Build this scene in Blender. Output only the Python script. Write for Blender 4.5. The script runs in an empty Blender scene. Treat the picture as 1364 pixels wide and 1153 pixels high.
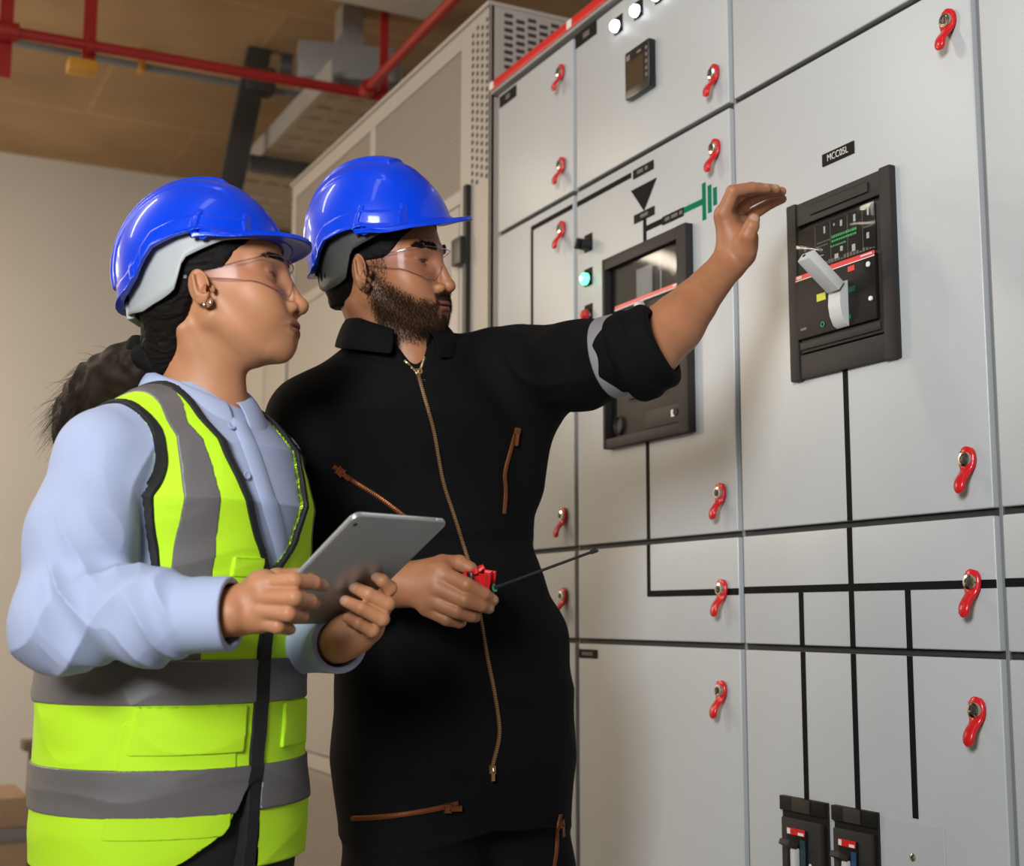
import bpy, bmesh, math, random
import numpy as np
from mathutils import Vector, Matrix
from mathutils.bvhtree import BVHTree
from concurrent.futures import ThreadPoolExecutor

SC = bpy.context.scene
COL = SC.collection
rng = random.Random(7)
PI = math.pi

# ------------------------------------------------------------------ camera
FPX = 1788.0                                   # focal length in pixels of a 1364 px wide frame
YAW, PITCH, ROLL = math.radians(26.81), math.radians(7.766), math.radians(0.14)
CAM = np.array([0.0, 0.0, 1.1])
FW = np.array([math.sin(YAW) * math.cos(PITCH), math.cos(YAW) * math.cos(PITCH), math.sin(PITCH)])
_r = np.array([math.cos(YAW), -math.sin(YAW), 0.0])
_u = np.cross(_r, FW)
RT = math.cos(ROLL) * _r + math.sin(ROLL) * _u
UP = -math.sin(ROLL) * _r + math.cos(ROLL) * _u
RH = _r                                        # camera right, level
FH = np.array([math.sin(YAW), math.cos(YAW), 0.0])   # camera forward, level
cam_data = bpy.data.cameras.new('camera')
cam_data.sensor_width = 36.0
cam_data.lens = FPX / 1364.0 * 36.0
cam_data.clip_start = 0.05
cam_data.dof.use_dof = True
cam_data.dof.focus_distance = 2.05
cam_data.dof.aperture_fstop = 4.5
cam = bpy.data.objects.new('camera', cam_data)
COL.objects.link(cam)
cam.matrix_world = Matrix(((RT[0], UP[0], -FW[0], CAM[0]), (RT[1], UP[1], -FW[1], CAM[1]),
                           (RT[2], UP[2], -FW[2], CAM[2]), (0, 0, 0, 1)))
SC.camera = cam

# ------------------------------------------------------------------ light and exposure
SC.view_settings.view_transform = 'Standard'
SC.view_settings.look = 'None'
SC.view_settings.gamma = 1.0
SC.view_settings.use_curve_mapping = False
SC.view_settings.exposure = 0.0
world = bpy.data.worlds.new('world')
SC.world = world
world.use_nodes = True
world.node_tree.nodes['Background'].inputs[0].default_value = (1.0, 0.86, 0.70, 1)
world.node_tree.nodes['Background'].inputs[1].default_value = 0.05

def area_light(name, loc, target, size, sy, power, color):
    d = bpy.data.lights.new(name, 'AREA')
    d.shape = 'RECTANGLE'; d.size = size; d.size_y = sy
    d.energy = power; d.color = color
    o = bpy.data.objects.new(name, d)
    COL.objects.link(o)
    o.location = loc
    v = Vector(target) - Vector(loc)
    o.rotation_euler = v.to_track_quat('-Z', 'Y').to_euler()
    return o

key = area_light('key_softbox_light', (-1.15, -0.30, 2.02), (1.15, 1.85, 1.9), 0.75, 0.75, 42, (0.955, 0.985, 1.0))
key.data.spread = math.radians(112)
area_light('ceiling_tube_light', (-1.25, 3.6, 3.35), (-0.6, 3.4, 0), 0.20, 1.8, 34, (1.0, 0.92, 0.78))
area_light('ceiling_tube_light_far', (-1.25, 6.6, 3.25), (-0.6, 6.6, 0), 0.20, 1.8, 46, (1.0, 0.86, 0.68))
area_light('ceiling_tube_light_near', (-0.2, 0.9, 3.6), (0.3, 1.4, 0), 0.20, 2.2, 7, (1.0, 0.95, 0.86))
def point_light(name, loc, r, power, color):
    d = bpy.data.lights.new(name, 'POINT'); d.energy = power; d.color = color; d.shadow_soft_size = r
    o = bpy.data.objects.new(name, d); COL.objects.link(o); o.location = loc
point_light('added_back_fill_light', (-1.5, 6.3, 2.5), 0.18, 98, (1.0, 0.86, 0.66))  # unseen fill added to brighten the ceiling and back wall, not a fixture

# ------------------------------------------------------------------ materials
MATS = {}
def material(name, color=(0.8, 0.8, 0.8), rough=0.5, metal=0.0, var=0.0, vscale=6.0, bump=0.0, bscale=200.0,
             emit=None, estr=0.0, attr=False, coat=0.0, sss=0.0, spec=0.5, color2=None, sheen=0.0):
    m = bpy.data.materials.new(name)
    m.use_nodes = True
    nt = m.node_tree
    b = nt.nodes['Principled BSDF']
    b.inputs['Roughness'].default_value = rough
    b.inputs['Metallic'].default_value = metal
    b.inputs['Specular IOR Level'].default_value = spec
    b.inputs['Coat Weight'].default_value = coat
    b.inputs['Coat Roughness'].default_value = 0.06
    b.inputs['Sheen Weight'].default_value = sheen
    tc = nt.nodes.new('ShaderNodeTexCoord')
    base = None
    if attr:
        a = nt.nodes.new('ShaderNodeAttribute'); a.attribute_name = 'Col'
        base = a.outputs['Color']
    n1 = nt.nodes.new('ShaderNodeTexNoise')
    n1.inputs['Scale'].default_value = vscale
    n1.inputs['Detail'].default_value = 6.0
    nt.links.new(tc.outputs['Object'], n1.inputs['Vector'])
    mix = nt.nodes.new('ShaderNodeMix'); mix.data_type = 'RGBA'
    c2 = color2 if color2 else tuple(c * (1 - var) for c in color)
    if base is None:
        mix.inputs[6].default_value = (*color, 1)
        mix.inputs[7].default_value = (*c2, 1)
    else:
        nt.links.new(base, mix.inputs[6])
        hs = nt.nodes.new('ShaderNodeHueSaturation'); hs.inputs['Value'].default_value = 1 - var
        nt.links.new(base, hs.inputs['Color']); nt.links.new(hs.outputs['Color'], mix.inputs[7])
    rmp = nt.nodes.new('ShaderNodeMapRange')
    rmp.inputs['From Min'].default_value = 0.35; rmp.inputs['From Max'].default_value = 0.65
    nt.links.new(n1.outputs['Fac'], rmp.inputs['Value'])
    nt.links.new(rmp.outputs['Result'], mix.inputs[0])
    nt.links.new(mix.outputs[2], b.inputs['Base Color'])
    if bump > 0:
        n2 = nt.nodes.new('ShaderNodeTexNoise')
        n2.inputs['Scale'].default_value = bscale
        n2.inputs['Detail'].default_value = 3.0
        nt.links.new(tc.outputs['Object'], n2.inputs['Vector'])
        bp = nt.nodes.new('ShaderNodeBump')
        bp.inputs['Strength'].default_value = bump
        bp.inputs['Distance'].default_value = 0.002
        nt.links.new(n2.outputs['Fac'], bp.inputs['Height'])
        nt.links.new(bp.outputs['Normal'], b.inputs['Normal'])
    if sss > 0:
        b.inputs['Subsurface Weight'].default_value = sss
        b.inputs['Subsurface Radius'].default_value = (0.9, 0.35, 0.2)
        b.inputs['Subsurface Scale'].default_value = 0.006
    if emit:
        b.inputs['Emission Color'].default_value = (*emit, 1)
        b.inputs['Emission Strength'].default_value = estr
    MATS[name] = m
    return m

def clear_plastic(name, tint=(0.97, 0.98, 1.0), gloss=0.9, rough=0.14):
    m = bpy.data.materials.new(name); m.use_nodes = True
    nt = m.node_tree
    for n in list(nt.nodes): nt.nodes.remove(n)
    out = nt.nodes.new('ShaderNodeOutputMaterial')
    tr = nt.nodes.new('ShaderNodeBsdfTransparent'); tr.inputs[0].default_value = (*tint, 1)
    gl = nt.nodes.new('ShaderNodeBsdfGlossy'); gl.inputs['Roughness'].default_value = rough
    lw = nt.nodes.new('ShaderNodeLayerWeight'); lw.inputs['Blend'].default_value = 0.5
    pw = nt.nodes.new('ShaderNodeMath'); pw.operation = 'POWER'; pw.inputs[1].default_value = 4.0
    mu = nt.nodes.new('ShaderNodeMath'); mu.operation = 'MULTIPLY_ADD'; mu.inputs[1].default_value = 0.55 * gloss; mu.inputs[2].default_value = 0.014 * gloss
    mx = nt.nodes.new('ShaderNodeMixShader')
    nt.links.new(lw.outputs['Facing'], pw.inputs[0]); nt.links.new(pw.outputs[0], mu.inputs[0]); nt.links.new(mu.outputs[0], mx.inputs[0])
    nt.links.new(tr.outputs[0], mx.inputs[1]); nt.links.new(gl.outputs[0], mx.inputs[2])
    nt.links.new(mx.outputs[0], out.inputs[0])
    MATS[name] = m
    return m

material('panel_paint', (0.455, 0.472, 0.485), 0.34, var=0.03, vscale=3, bump=0.10, bscale=420)
material('panel_carcass', (0.17, 0.175, 0.18), 0.5, var=0.1)
material('seam_black', (0.02, 0.02, 0.022), 0.6)
material('mimic_black', (0.009, 0.009, 0.010), 0.60, var=0.1, spec=0.06)
material('mimic_green', (0.0, 0.17, 0.085), 0.60, var=0.1, spec=0.06)
material('label_black', (0.016, 0.014, 0.012), 0.55, var=0.1, spec=0.06)
material('label_white', (0.62, 0.60, 0.57), 0.5)
material('label_grey', (0.19, 0.165, 0.15), 0.5)
material('latch_red', (0.62, 0.008, 0.014), 0.30, var=0.08, coat=0.3)
material('chrome', (0.72, 0.68, 0.60), 0.16, metal=1.0, var=0.05)
material('lock_dark', (0.10, 0.09, 0.08), 0.35, metal=0.6)
material('breaker_frame', (0.030, 0.027, 0.026), 0.5, var=0.08, bump=0.1, bscale=700, spec=0.22)
material('breaker_face', (0.011, 0.010, 0.009), 0.5, var=0.1, spec=0.22)
material('breaker_grey', (0.042, 0.035, 0.029), 0.5, var=0.08, spec=0.22)
material('breaker_black', (0.006, 0.006, 0.006), 0.5, spec=0.22)
material('stripe_red', (0.66, 0.012, 0.014), 0.32, var=0.05)
material('stripe_white', (0.78, 0.74, 0.72), 0.4)
material('handle_white', (0.58, 0.58, 0.57), 0.38, var=0.03)
material('led_green', (0.05, 0.45, 0.12), 0.4, emit=(0.1, 0.9, 0.25), estr=0.10)
material('print_green', (0.0, 0.32, 0.19), 0.4)
material('tag_yellow', (0.55, 0.56, 0.03), 0.4)
material('lamp_white', (1, 1, 1), 0.3, emit=(0.88, 0.93, 1.0), estr=6.0)
material('lamp_green', (0.1, 0.8, 0.4), 0.3, emit=(0.12, 1.0, 0.42), estr=2.6)
material('lamp_core', (0.7, 1, 0.8), 0.3, emit=(0.75, 1.0, 0.85), estr=6.0)
material('lamp_red', (0.55, 0.01, 0.015), 0.35, coat=0.3)
material('meter_black', (0.010, 0.009, 0.009), 0.28)
material('meter_screen', (0.050, 0.036, 0.018), 0.20)
material('switch_black', (0.010, 0.010, 0.011), 0.40)
material('beige_paint', (0.42, 0.375, 0.33), 0.45, var=0.04, vscale=2)
material('beige_mesh', (0.29, 0.24, 0.20), 0.55, var=0.04, vscale=2)
material('vent_dark', (0.04, 0.032, 0.026), 0.7)
material('perforation_brown', (0.215, 0.18, 0.15), 0.7)
material('handle_black', (0.014, 0.014, 0.014), 0.45)
material('pipe_red', (0.36, 0.012, 0.010), 0.45, var=0.15)
material('conduit_grey', (0.18, 0.19, 0.20), 0.5)
material('steel_grey', (0.33, 0.32, 0.31), 0.45, var=0.1)
material('steel_dark', (0.060, 0.056, 0.052), 0.5, var=0.15)
material('tray_tan', (0.40, 0.31, 0.21), 0.55, var=0.1)
material('yellow_plastic', (0.55, 0.26, 0.02), 0.5)
material('duct_white', (0.62, 0.58, 0.53), 0.5, var=0.05)
material('cardboard', (0.36, 0.235, 0.14), 0.8, var=0.10, vscale=9)
material('packing_tape', (0.20, 0.19, 0.19), 0.35)
material('wood_brown', (0.16, 0.10, 0.06), 0.6, var=0.2)
material('plaster', (0.74, 0.71, 0.67), 0.75, var=0.06, vscale=0.8, bump=0.1, bscale=40)
material('floor_epoxy', (0.30, 0.29, 0.27), 0.35, var=0.08, vscale=1.5)
clear_plastic('clear_cover', (0.88, 0.89, 0.90), 0.45, 0.05)
clear_plastic('clear_lens', (0.965, 0.95, 0.965), 0.28)

def concrete():
    m = material('concrete', (0.46, 0.29, 0.15), 0.85, var=0.30, vscale=1.2, bump=0.3, bscale=14)
    nt = m.node_tree
    b = nt.nodes['Principled BSDF']
    src = b.inputs['Base Color'].links[0].from_socket
    tc = [n for n in nt.nodes if n.type == 'TEX_COORD'][0]
    mp = nt.nodes.new('ShaderNodeMapping'); mp.inputs['Scale'].default_value = (0.42, 0.30, 1)
    nt.links.new(tc.outputs['Object'], mp.inputs['Vector'])
    br = nt.nodes.new('ShaderNodeTexBrick')
    br.inputs['Scale'].default_value = 1.0
    br.inputs['Color1'].default_value = (1, 1, 1, 1); br.inputs['Color2'].default_value = (0.90, 0.90, 0.90, 1)
    br.inputs['Mortar'].default_value = (1.15, 1.14, 1.10, 1)
    br.inputs['Mortar Size'].default_value = 0.006; br.inputs['Mortar Smooth'].default_value = 0.5
    nt.links.new(mp.outputs[0], br.inputs['Vector'])
    mx = nt.nodes.new('ShaderNodeMix'); mx.data_type = 'RGBA'; mx.blend_type = 'MULTIPLY'
    mx.inputs[0].default_value = 1.0
    nt.links.new(src, mx.inputs[6]); nt.links.new(br.outputs['Color'], mx.inputs[7])
    nt.links.new(mx.outputs[2], b.inputs['Base Color'])
concrete()

# ------------------------------------------------------------------ object helpers
ORIGIN = {}
def tag(o, label=None, cat=None, group=None, kind=None):
    if label: o['label'] = label
    if cat: o['category'] = cat
    if group: o['group'] = group
    if kind: o['kind'] = kind
    return o

def thing(name, loc, label, cat, group=None):
    o = bpy.data.objects.new(name, None)
    o.empty_display_size = 0.05
    COL.objects.link(o)
    o.location = loc
    ORIGIN[o.name] = Vector(loc)
    return tag(o, label, cat, group)

def link_mesh(name, me, parent=None, origin=(0, 0, 0)):
    """me holds coordinates relative to origin (world)"""
    o = bpy.data.objects.new(name, me)
    COL.objects.link(o)
    org = Vector(origin)
    ORIGIN[o.name] = org
    if parent is not None:
        o.parent = parent
        o.location = org - ORIGIN[parent.name]
    else:
        o.location = org
    return o

def copy_tree(o, parent, loc):
    c = o.copy(); COL.objects.link(c)
    c.parent = parent
    c.location = Vector(loc) - (ORIGIN[parent.name] if parent is not None else Vector())
    ORIGIN[c.name] = Vector(loc)
    for ch in o.children:
        d = ch.copy(); COL.objects.link(d); d.parent = c
        ORIGIN[d.name] = Vector(loc) + ch.location
    return c

class MB:
    """collects boxes, tubes, prisms ... and links them as one mesh object"""
    def __init__(s):
        s.bm = bmesh.new()
    def box(s, x0, x1, y0, y1, z0, z1, bev=0.0, seg=2):
        t = bmesh.new()
        bmesh.ops.create_cube(t, size=1.0)
        for v in t.verts:
            v.co = Vector(((x0 + x1) / 2 + v.co.x * (x1 - x0), (y0 + y1) / 2 + v.co.y * (y1 - y0), (z0 + z1) / 2 + v.co.z * (z1 - z0)))
        if bev > 0:
            bmesh.ops.bevel(t, geom=list(t.edges), offset=bev, segments=seg, profile=0.6, affect='EDGES')
        s._add(t)
        return s
    def _add(s, t, M=None):
        if M is not None: t.transform(M)
        mp = {}
        for v in t.verts: mp[v] = s.bm.verts.new(v.co)
        for f in t.faces:
            try: s.bm.faces.new([mp[v] for v in f.verts])
            except ValueError: pass
        t.free()
    def obox(s, c, axes, size, bev=0.0, seg=2):
        t = bmesh.new()
        bmesh.ops.create_cube(t, size=1.0)
        A = [Vector(a) for a in axes]
        for v in t.verts:
            v.co = Vector(c) + A[0] * v.co.x * size[0] + A[1] * v.co.y * size[1] + A[2] * v.co.z * size[2]
        if bev > 0:
            bmesh.ops.bevel(t, geom=list(t.edges), offset=bev, segments=seg, profile=0.6, affect='EDGES')
        s._add(t)
        return s
    def tube(s, pts, radii, n=12, caps=True):
        pts = [Vector(p) for p in pts]
        if not hasattr(radii, '__len__'): radii = [radii] * len(pts)
        rings = []
        prev = None
        for i, p in enumerate(pts):
            d = (pts[min(i + 1, len(pts) - 1)] - pts[max(i - 1, 0)]).normalized()
            if prev is None:
                a = d.orthogonal().normalized()
            else:
                a = (prev - d * prev.dot(d)).normalized()
            prev = a
            b = d.cross(a)
            rings.append([s.bm.verts.new(p + (a * math.cos(2 * PI * k / n) + b * math.sin(2 * PI * k / n)) * radii[i]) for k in range(n)])
        for i in range(len(rings) - 1):
            for k in range(n):
                s.bm.faces.new((rings[i][k], rings[i][(k + 1) % n], rings[i + 1][(k + 1) % n], rings[i + 1][k]))
        if caps:
            s.bm.faces.new(rings[0][::-1]); s.bm.faces.new(rings[-1])
        return s
    def lathe(s, base, axis, prof, n=24):
        """prof: list of (r, h) along axis from base; closed at r=0 ends"""
        a = Vector(axis).normalized(); o1 = a.orthogonal().normalized(); o2 = a.cross(o1)
        base = Vector(base)
        rings = []
        for r, h in prof:
            if r <= 1e-7: rings.append([s.bm.verts.new(base + a * h)])
            else: rings.append([s.bm.verts.new(base + a * h + (o1 * math.cos(2 * PI * k / n) + o2 * math.sin(2 * PI * k / n)) * r) for k in range(n)])
        for A, B in zip(rings[:-1], rings[1:]):
            for k in range(n):
                k2 = (k + 1) % n
                if len(A) == 1 and len(B) == 1: continue
                if len(A) == 1: s.bm.faces.new((A[0], B[k2], B[k]))
                elif len(B) == 1: s.bm.faces.new((A[k], A[k2], B[0]))
                else: s.bm.faces.new((A[k], A[k2], B[k2], B[k]))
        if len(rings[0]) > 1: s.bm.faces.new(rings[0][::-1])
        if len(rings[-1]) > 1: s.bm.faces.new(rings[-1])
        return s
    def prism(s, poly, depth_vec):
        dv = Vector(depth_vec)
        A = [s.bm.verts.new(Vector(p)) for p in poly]
        B = [s.bm.verts.new(Vector(p) + dv) for p in poly]
        n = len(A)
        s.bm.faces.new(A[::-1]); s.bm.faces.new(B)
        for k in range(n): s.bm.faces.new((A[k], A[(k + 1) % n], B[(k + 1) % n], B[k]))
        return s
    def build(s, name, mat, parent=None, origin=None, smooth=True, angle=35):
        bmesh.ops.recalc_face_normals(s.bm, faces=list(s.bm.faces))
        if origin is None:
            lo = [min(v.co[i] for v in s.bm.verts) for i in range(3)]
            hi = [max(v.co[i] for v in s.bm.verts) for i in range(3)]
            origin = [(lo[0] + hi[0]) / 2, (lo[1] + hi[1]) / 2, lo[2]]
        o = Vector(origin)
        for v in s.bm.verts: v.co -= o
        for f in s.bm.faces: f.smooth = smooth
        if smooth:
            for e in s.bm.edges:
                if len(e.link_faces) == 2 and e.calc_face_angle(0) > math.radians(angle): e.smooth = False
        me = bpy.data.meshes.new(name)
        s.bm.to_mesh(me); s.bm.free()
        me.materials.append(MATS[mat])
        return link_mesh(name, me, parent, origin)

def struct(o, kind='structure'):
    o['kind'] = kind
    return o
# ------------------------------------------------------------------ the room
RX0, RX1, RY0, RY1, CEIL = -3.6, 3.4, -3.6, 8.15, 3.8
struct(MB().box(RX0, RX1, RY0, RY1, -0.1, 0).build('floor', 'floor_epoxy'))
struct(MB().box(RX0 - .2, RX1 + .2, RY0 - .2, RY1 + .2, CEIL, CEIL + 0.2).build('ceiling', 'concrete'))
struct(MB().box(RX0, RX1, RY1, RY1 + 0.2, 0, CEIL).build('wall_back', 'plaster'))
struct(MB().box(RX0, RX1, RY0 - 0.2, RY0, 0, CEIL).build('wall_front', 'plaster'))
struct(MB().box(RX0 - 0.2, RX0, RY0, RY1, 0, CEIL).build('wall_left', 'plaster'))
struct(MB().box(RX1, RX1 + 0.2, RY0, RY1, 0, CEIL).build('wall_right', 'plaster'))

# ------------------------------------------------------------------ switchgear line-up: doors lie in the plane x = 1.5
PX = 1.5
def pbox(mb, y0, y1, z0, z1, n0, n1, bev=0.0, seg=2):
    return mb.box(PX - n1, PX - n0, min(y0, y1), max(y0, y1), min(z0, z1), max(z0, z1), bev, seg)

def make_latch():
    """red quarter-turn lever with a chrome lock barrel; origin at the barrel centre on the door"""
    bm = bmesh.new()
    # side profile of the lever: (outwards, height, half width)
    prof = [(.0045, .0185, .0035), (.0050, .0165, .0095), (.0055, .0110, .0140), (.0058, .0040, .0158), (.0060, -.0040, .0158), (.0066, -.0110, .0138), (.0085, -.0165, .0110),
            (.0130, -.0220, .0098), (.0180, -.0270, .0096), (.0220, -.0330, .0098), (.0240, -.0390, .0098), (.0243, -.0450, .0088), (.0235, -.0490, .0062), (.0230, -.0505, .0022)]
    th = .0055
    rows = []
    for i, (n, z, w) in enumerate(prof):
        a = prof[max(i - 1, 0)]; b = prof[min(i + 1, len(prof) - 1)]
        t = Vector((0, b[0] - a[0], b[1] - a[1])).normalized()
        nn = (-t.z, t.y)                                # normal in the (n, z) plane
        if nn[0] < 0: nn = (-nn[0], -nn[1])
        row = []
        for (f, h) in ((-1, -.5), (-1, .15), (-.78, .5), (0, .62), (.78, .5), (1, .15), (1, -.5)):
            row.append(bm.verts.new((-(n + nn[0] * th * h), w * f, z + nn[1] * th * h)))
        rows.append(row)
    for A, B in zip(rows[:-1], rows[1:]):
        for k in range(6): bm.faces.new((A[k], A[k + 1], B[k + 1], B[k]))
        bm.faces.new((A[6], A[0], B[0], B[6]))
    bm.faces.new(rows[0]); bm.faces.new(rows[-1])
    mb = MB(); mb._add(bm)
    lever = mb.build('door_latch', 'latch_red', None, (0, 0, 0), angle=60)
    lk = MB().lathe((-.001, 0, 0), (-1, 0, 0), [(0, 0), (.0120, 0), (.0120, .0090), (.0108, .0118), (.0072, .0125), (.0068, .0105), (0, .0105)], 28)
    lock = lk.build('lock_barrel', 'chrome', lever, (0, 0, 0))
    lock['label'] = 'chrome lock barrel'
    kd = MB().lathe((-.0112, 0, 0), (-1, 0, 0), [(0, 0), (.0064, 0), (.0064, .0012), (.0045, .0016), (0, .0016)], 20)
    kd.box(-.0145, -.0110, -.0011, .0011, -.0042, .0042)
    kh = kd.build('key_slot', 'lock_dark', lever, (0, 0, 0))
    return lever
LATCH = make_latch()
latch_used = False
def latch(parent, y, z):
    global latch_used
    if not latch_used:
        latch_used = True
        LATCH.parent = parent
        LATCH.location = Vector((PX, y, z)) - ORIGIN[parent.name]
        ORIGIN[LATCH.name] = Vector((PX, y, z))
        return LATCH
    return copy_tree(LATCH, parent, (PX, y, z))

def text_mesh(name, body, size, center, axes, mat, parent, extrude=0.0004, squeeze=1.0):
    cu = bpy.data.curves.new(name, 'FONT')
    cu.body = body; cu.size = size; cu.extrude = extrude
    cu.align_x = 'CENTER'; cu.align_y = 'CENTER'
    tmp = bpy.data.objects.new('tmp', cu); COL.objects.link(tmp)
    dg = bpy.context.evaluated_depsgraph_get()
    me = bpy.data.meshes.new_from_object(tmp.evaluated_get(dg))
    bpy.data.objects.remove(tmp); bpy.data.curves.remove(cu)
    ax = [Vector(a) for a in axes]
    for v in me.vertices:
        v.co = ax[0] * v.co.x * squeeze + ax[1] * v.co.y + ax[2] * v.co.z
    me.name = name
    me.materials.clear(); me.materials.append(MATS[mat])
    return link_mesh(name, me, parent, center)
PAX = ((0, -1, 0), (0, 0, 1), (-1, 0, 0))             # reading direction on the doors, up, outwards

def plate(parent, y0, y1, z0, z1, text=None, marks=None):
    o = pbox(MB(), y0, y1, z0, z1, 0.0, 0.0022, 0.0006, 1).build('name_plate', 'label_black', parent)
    if text:
        text_mesh('lettering', text, abs(z1 - z0) * 0.78, (PX - 0.0024, (y0 + y1) / 2, (z0 + z1) / 2), PAX, 'label_white', o, 0.0003, 0.86)
    if marks:
        mb = MB()
        L = y1 - y0
        for a, b in marks:
            for k in range(int(round((b - a) * abs(L) / 0.006))):
                yy = y0 + L * a + (0.006 * k + 0.001) * (1 if L > 0 else -1)
                pbox(mb, yy, yy + 0.0035 * (1 if L > 0 else -1), z0 + (z1 - z0) * .30, z0 + (z1 - z0) * .70, 0.0022, 0.0026)
        mb.build('lettering', 'label_grey', o)
    return o

Z = [0.12, 1.046, 1.252, 2.084, 2.470]                # seams between the rows of doors
COLS = [
    ('column0', 2.644, 3.060, 'narrow light grey switchgear column at the far end, touching the beige ventilated cabinet'),
    ('column1', 2.030, 2.644, 'switchgear column with three white lamps and a black meter, behind the raised arm'),
    ('column2', 1.412, 2.030, 'switchgear column carrying the breaker with the big white handle'),
    ('column3', 0.800, 1.412, 'plain switchgear column cut off by the right edge of the photo'),
]
GV, GH = 0.008, 0.0055
CAB = []
for key, y0, y1, label in COLS:
    c = thing('switchgear_cabinet', (PX + 0.3, (y0 + y1) / 2, 0), label, 'electrical cabinet', 'switchgear columns in the row')
    pbox(MB(), y0 + .001, y1 - .001, 0.09, 2.478, -0.62, -0.022).build('carcass', 'panel_carcass', c)
    pbox(MB(), y0 + .004, y1 - .004, 0.0, 0.09, -0.60, -0.05).build('plinth', 'seam_black', c)
    for z in Z[1:4]: pbox(MB(), y0 + .002, y1 - .002, z - GH * .8, z + GH * .8, -0.024, -0.012).build('door_seal', 'seam_black', c)
    # slim grey edge profile standing in the gap between two columns
    pbox(MB(), y0 + 0.0003, y0 + 0.0072, 0.09, 2.478, -0.03, -0.010, 0.001, 1).build('edge_profile', 'panel_carcass', c)
    doors = []
    for k in range(4):
        d = pbox(MB(), y0 + GV, y1 - GV, Z[k] + GH, Z[k + 1] - GH, -0.021, 0.0, 0.0035, 3).build('door', 'panel_paint', c)
        doors.append(d)
    CAB.append((c, doors))
C0, C1, C2, C3 = [x[0] for x in CAB]

for c, lst in ((C0, [(2.704, 2.399), (2.702, 2.166), (2.702, 2.009), (2.698, 1.329), (2.698, 1.146), (2.70, .962)]),
               (C1, [(2.080, 2.162), (2.081, 2.009), (2.084, 1.332), (2.085, 1.151), (2.093, .964)]),
               (C2, [(1.462, 2.017), (1.461, 1.332), (1.462, 1.151), (1.464, .967)])):
    for y, z in lst: latch(c, y, z)

# red cap rail that runs along the top of the row (one continuous bar)
rail = thing('cap_rail', (PX, 1.94, 2.478), 'red and grey cap rail running along the top edge of the white switchgear', 'rail')
pbox(MB(), 0.80, 3.088, 2.478, 2.487, -0.10, 0.006, 0.002).build('lower_strip', 'steel_grey', rail)
pbox(MB(), 0.80, 3.090, 2.487, 2.512, -0.10, 0.008, 0.003).build('red_strip', 'stripe_red', rail)
for y in (3.078, 2.655, 2.04, 1.42): pbox(MB(), y - .011, y + .011, 2.489, 2.510, 0.008, 0.0095, 0.0005, 1).build('white_marker', 'stripe_white', rail)

# name plates
plate(C0, 3.043, 2.947, 2.426, 2.457, marks=[(.40, .65)])
plate(C1, 2.637, 2.539, 2.431, 2.465, marks=[(.38, .70)])
plate(C1, 2.387, 2.306, 2.037, 2.057, marks=[(.22, .52), (.60, .78)])
plate(C1, 2.385, 2.305, 1.937, 1.956, marks=[(.34, .68)])
plate(C1, 2.275, 2.197, 1.905, 1.923, marks=[(.14, .36), (.44, .76), (.82, .94)])
plate(C2, 1.769, 1.687, 1.876, 1.898, text='MCC05L')
plate(C1, 2.632, 2.553, 1.009, 1.028, marks=[(.18, .82)])
plate(C0, 2.834, 2.800, 1.529, 1.545, marks=[(.3, .7)])

# mimic diagram: black and green strips stuck on the doors
W = 0.0063
def strip(parent, y0, y1, z0, z1, mat='mimic_black'):
    return pbox(MB(), y0, y1, z0, z1, -0.0002, 0.0009, 0.0003, 1).build('mimic_line', mat, parent)
def hstrip(parent, ya, yb, z, mat='mimic_black', w=W): return strip(parent, ya, yb, z - w, z + w, mat)
def vstrip(parent, y, za, zb, mat='mimic_black', w=W): return strip(parent, y - w, y + w, za, zb, mat)
hstrip(C0, 2.866, 2.656, 2.052); vstrip(C0, 2.860, 1.258 + .004, 2.046)
hstrip(C1, 2.634, 2.396, 2.050)
tri = MB().prism([(PX, 2.397, 2.0145), (PX, 2.295, 2.0145), (PX, 2.346, 1.956)], (-0.0012, 0, 0))
tri.build('mimic_arrow', 'mimic_black', C1)
vstrip(C1, 2.344, 1.888, 1.940); hstrip(C1, 2.338, 2.275, 1.915)
hstrip(C1, 2.197, 2.131, 1.916, 'mimic_green')
for y, h in ((2.126, .038), (2.107, .028), (2.089, .018)): vstrip(C1, y, 1.915 - h, 1.915 + h, 'mimic_green')
vstrip(C1, 2.343, 1.2575, 1.463); vstrip(C1, 2.344, 1.140, 1.2465); hstrip(C1, 2.338, 2.038, 1.146)
vstrip(C2, 1.728, 1.2575, 1.512); vstrip(C2, 1.730, 1.0515, 1.2465); vstrip(C2, 1.730, 0.794, 1.0405)
hstrip(C2, 2.022, 1.737, 1.148); hstrip(C2, 1.723, 1.420, 1.148)
vstrip(C2, 1.859, 1.0515, 1.1415); vstrip(C2, 1.858, 0.794, 1.0405)
vstrip(C2, 1.600, 1.0515, 1.1415); vstrip(C2, 1.601, 0.796, 1.0405)
hstrip(C3, 1.404, 0.81, 1.149)

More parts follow.
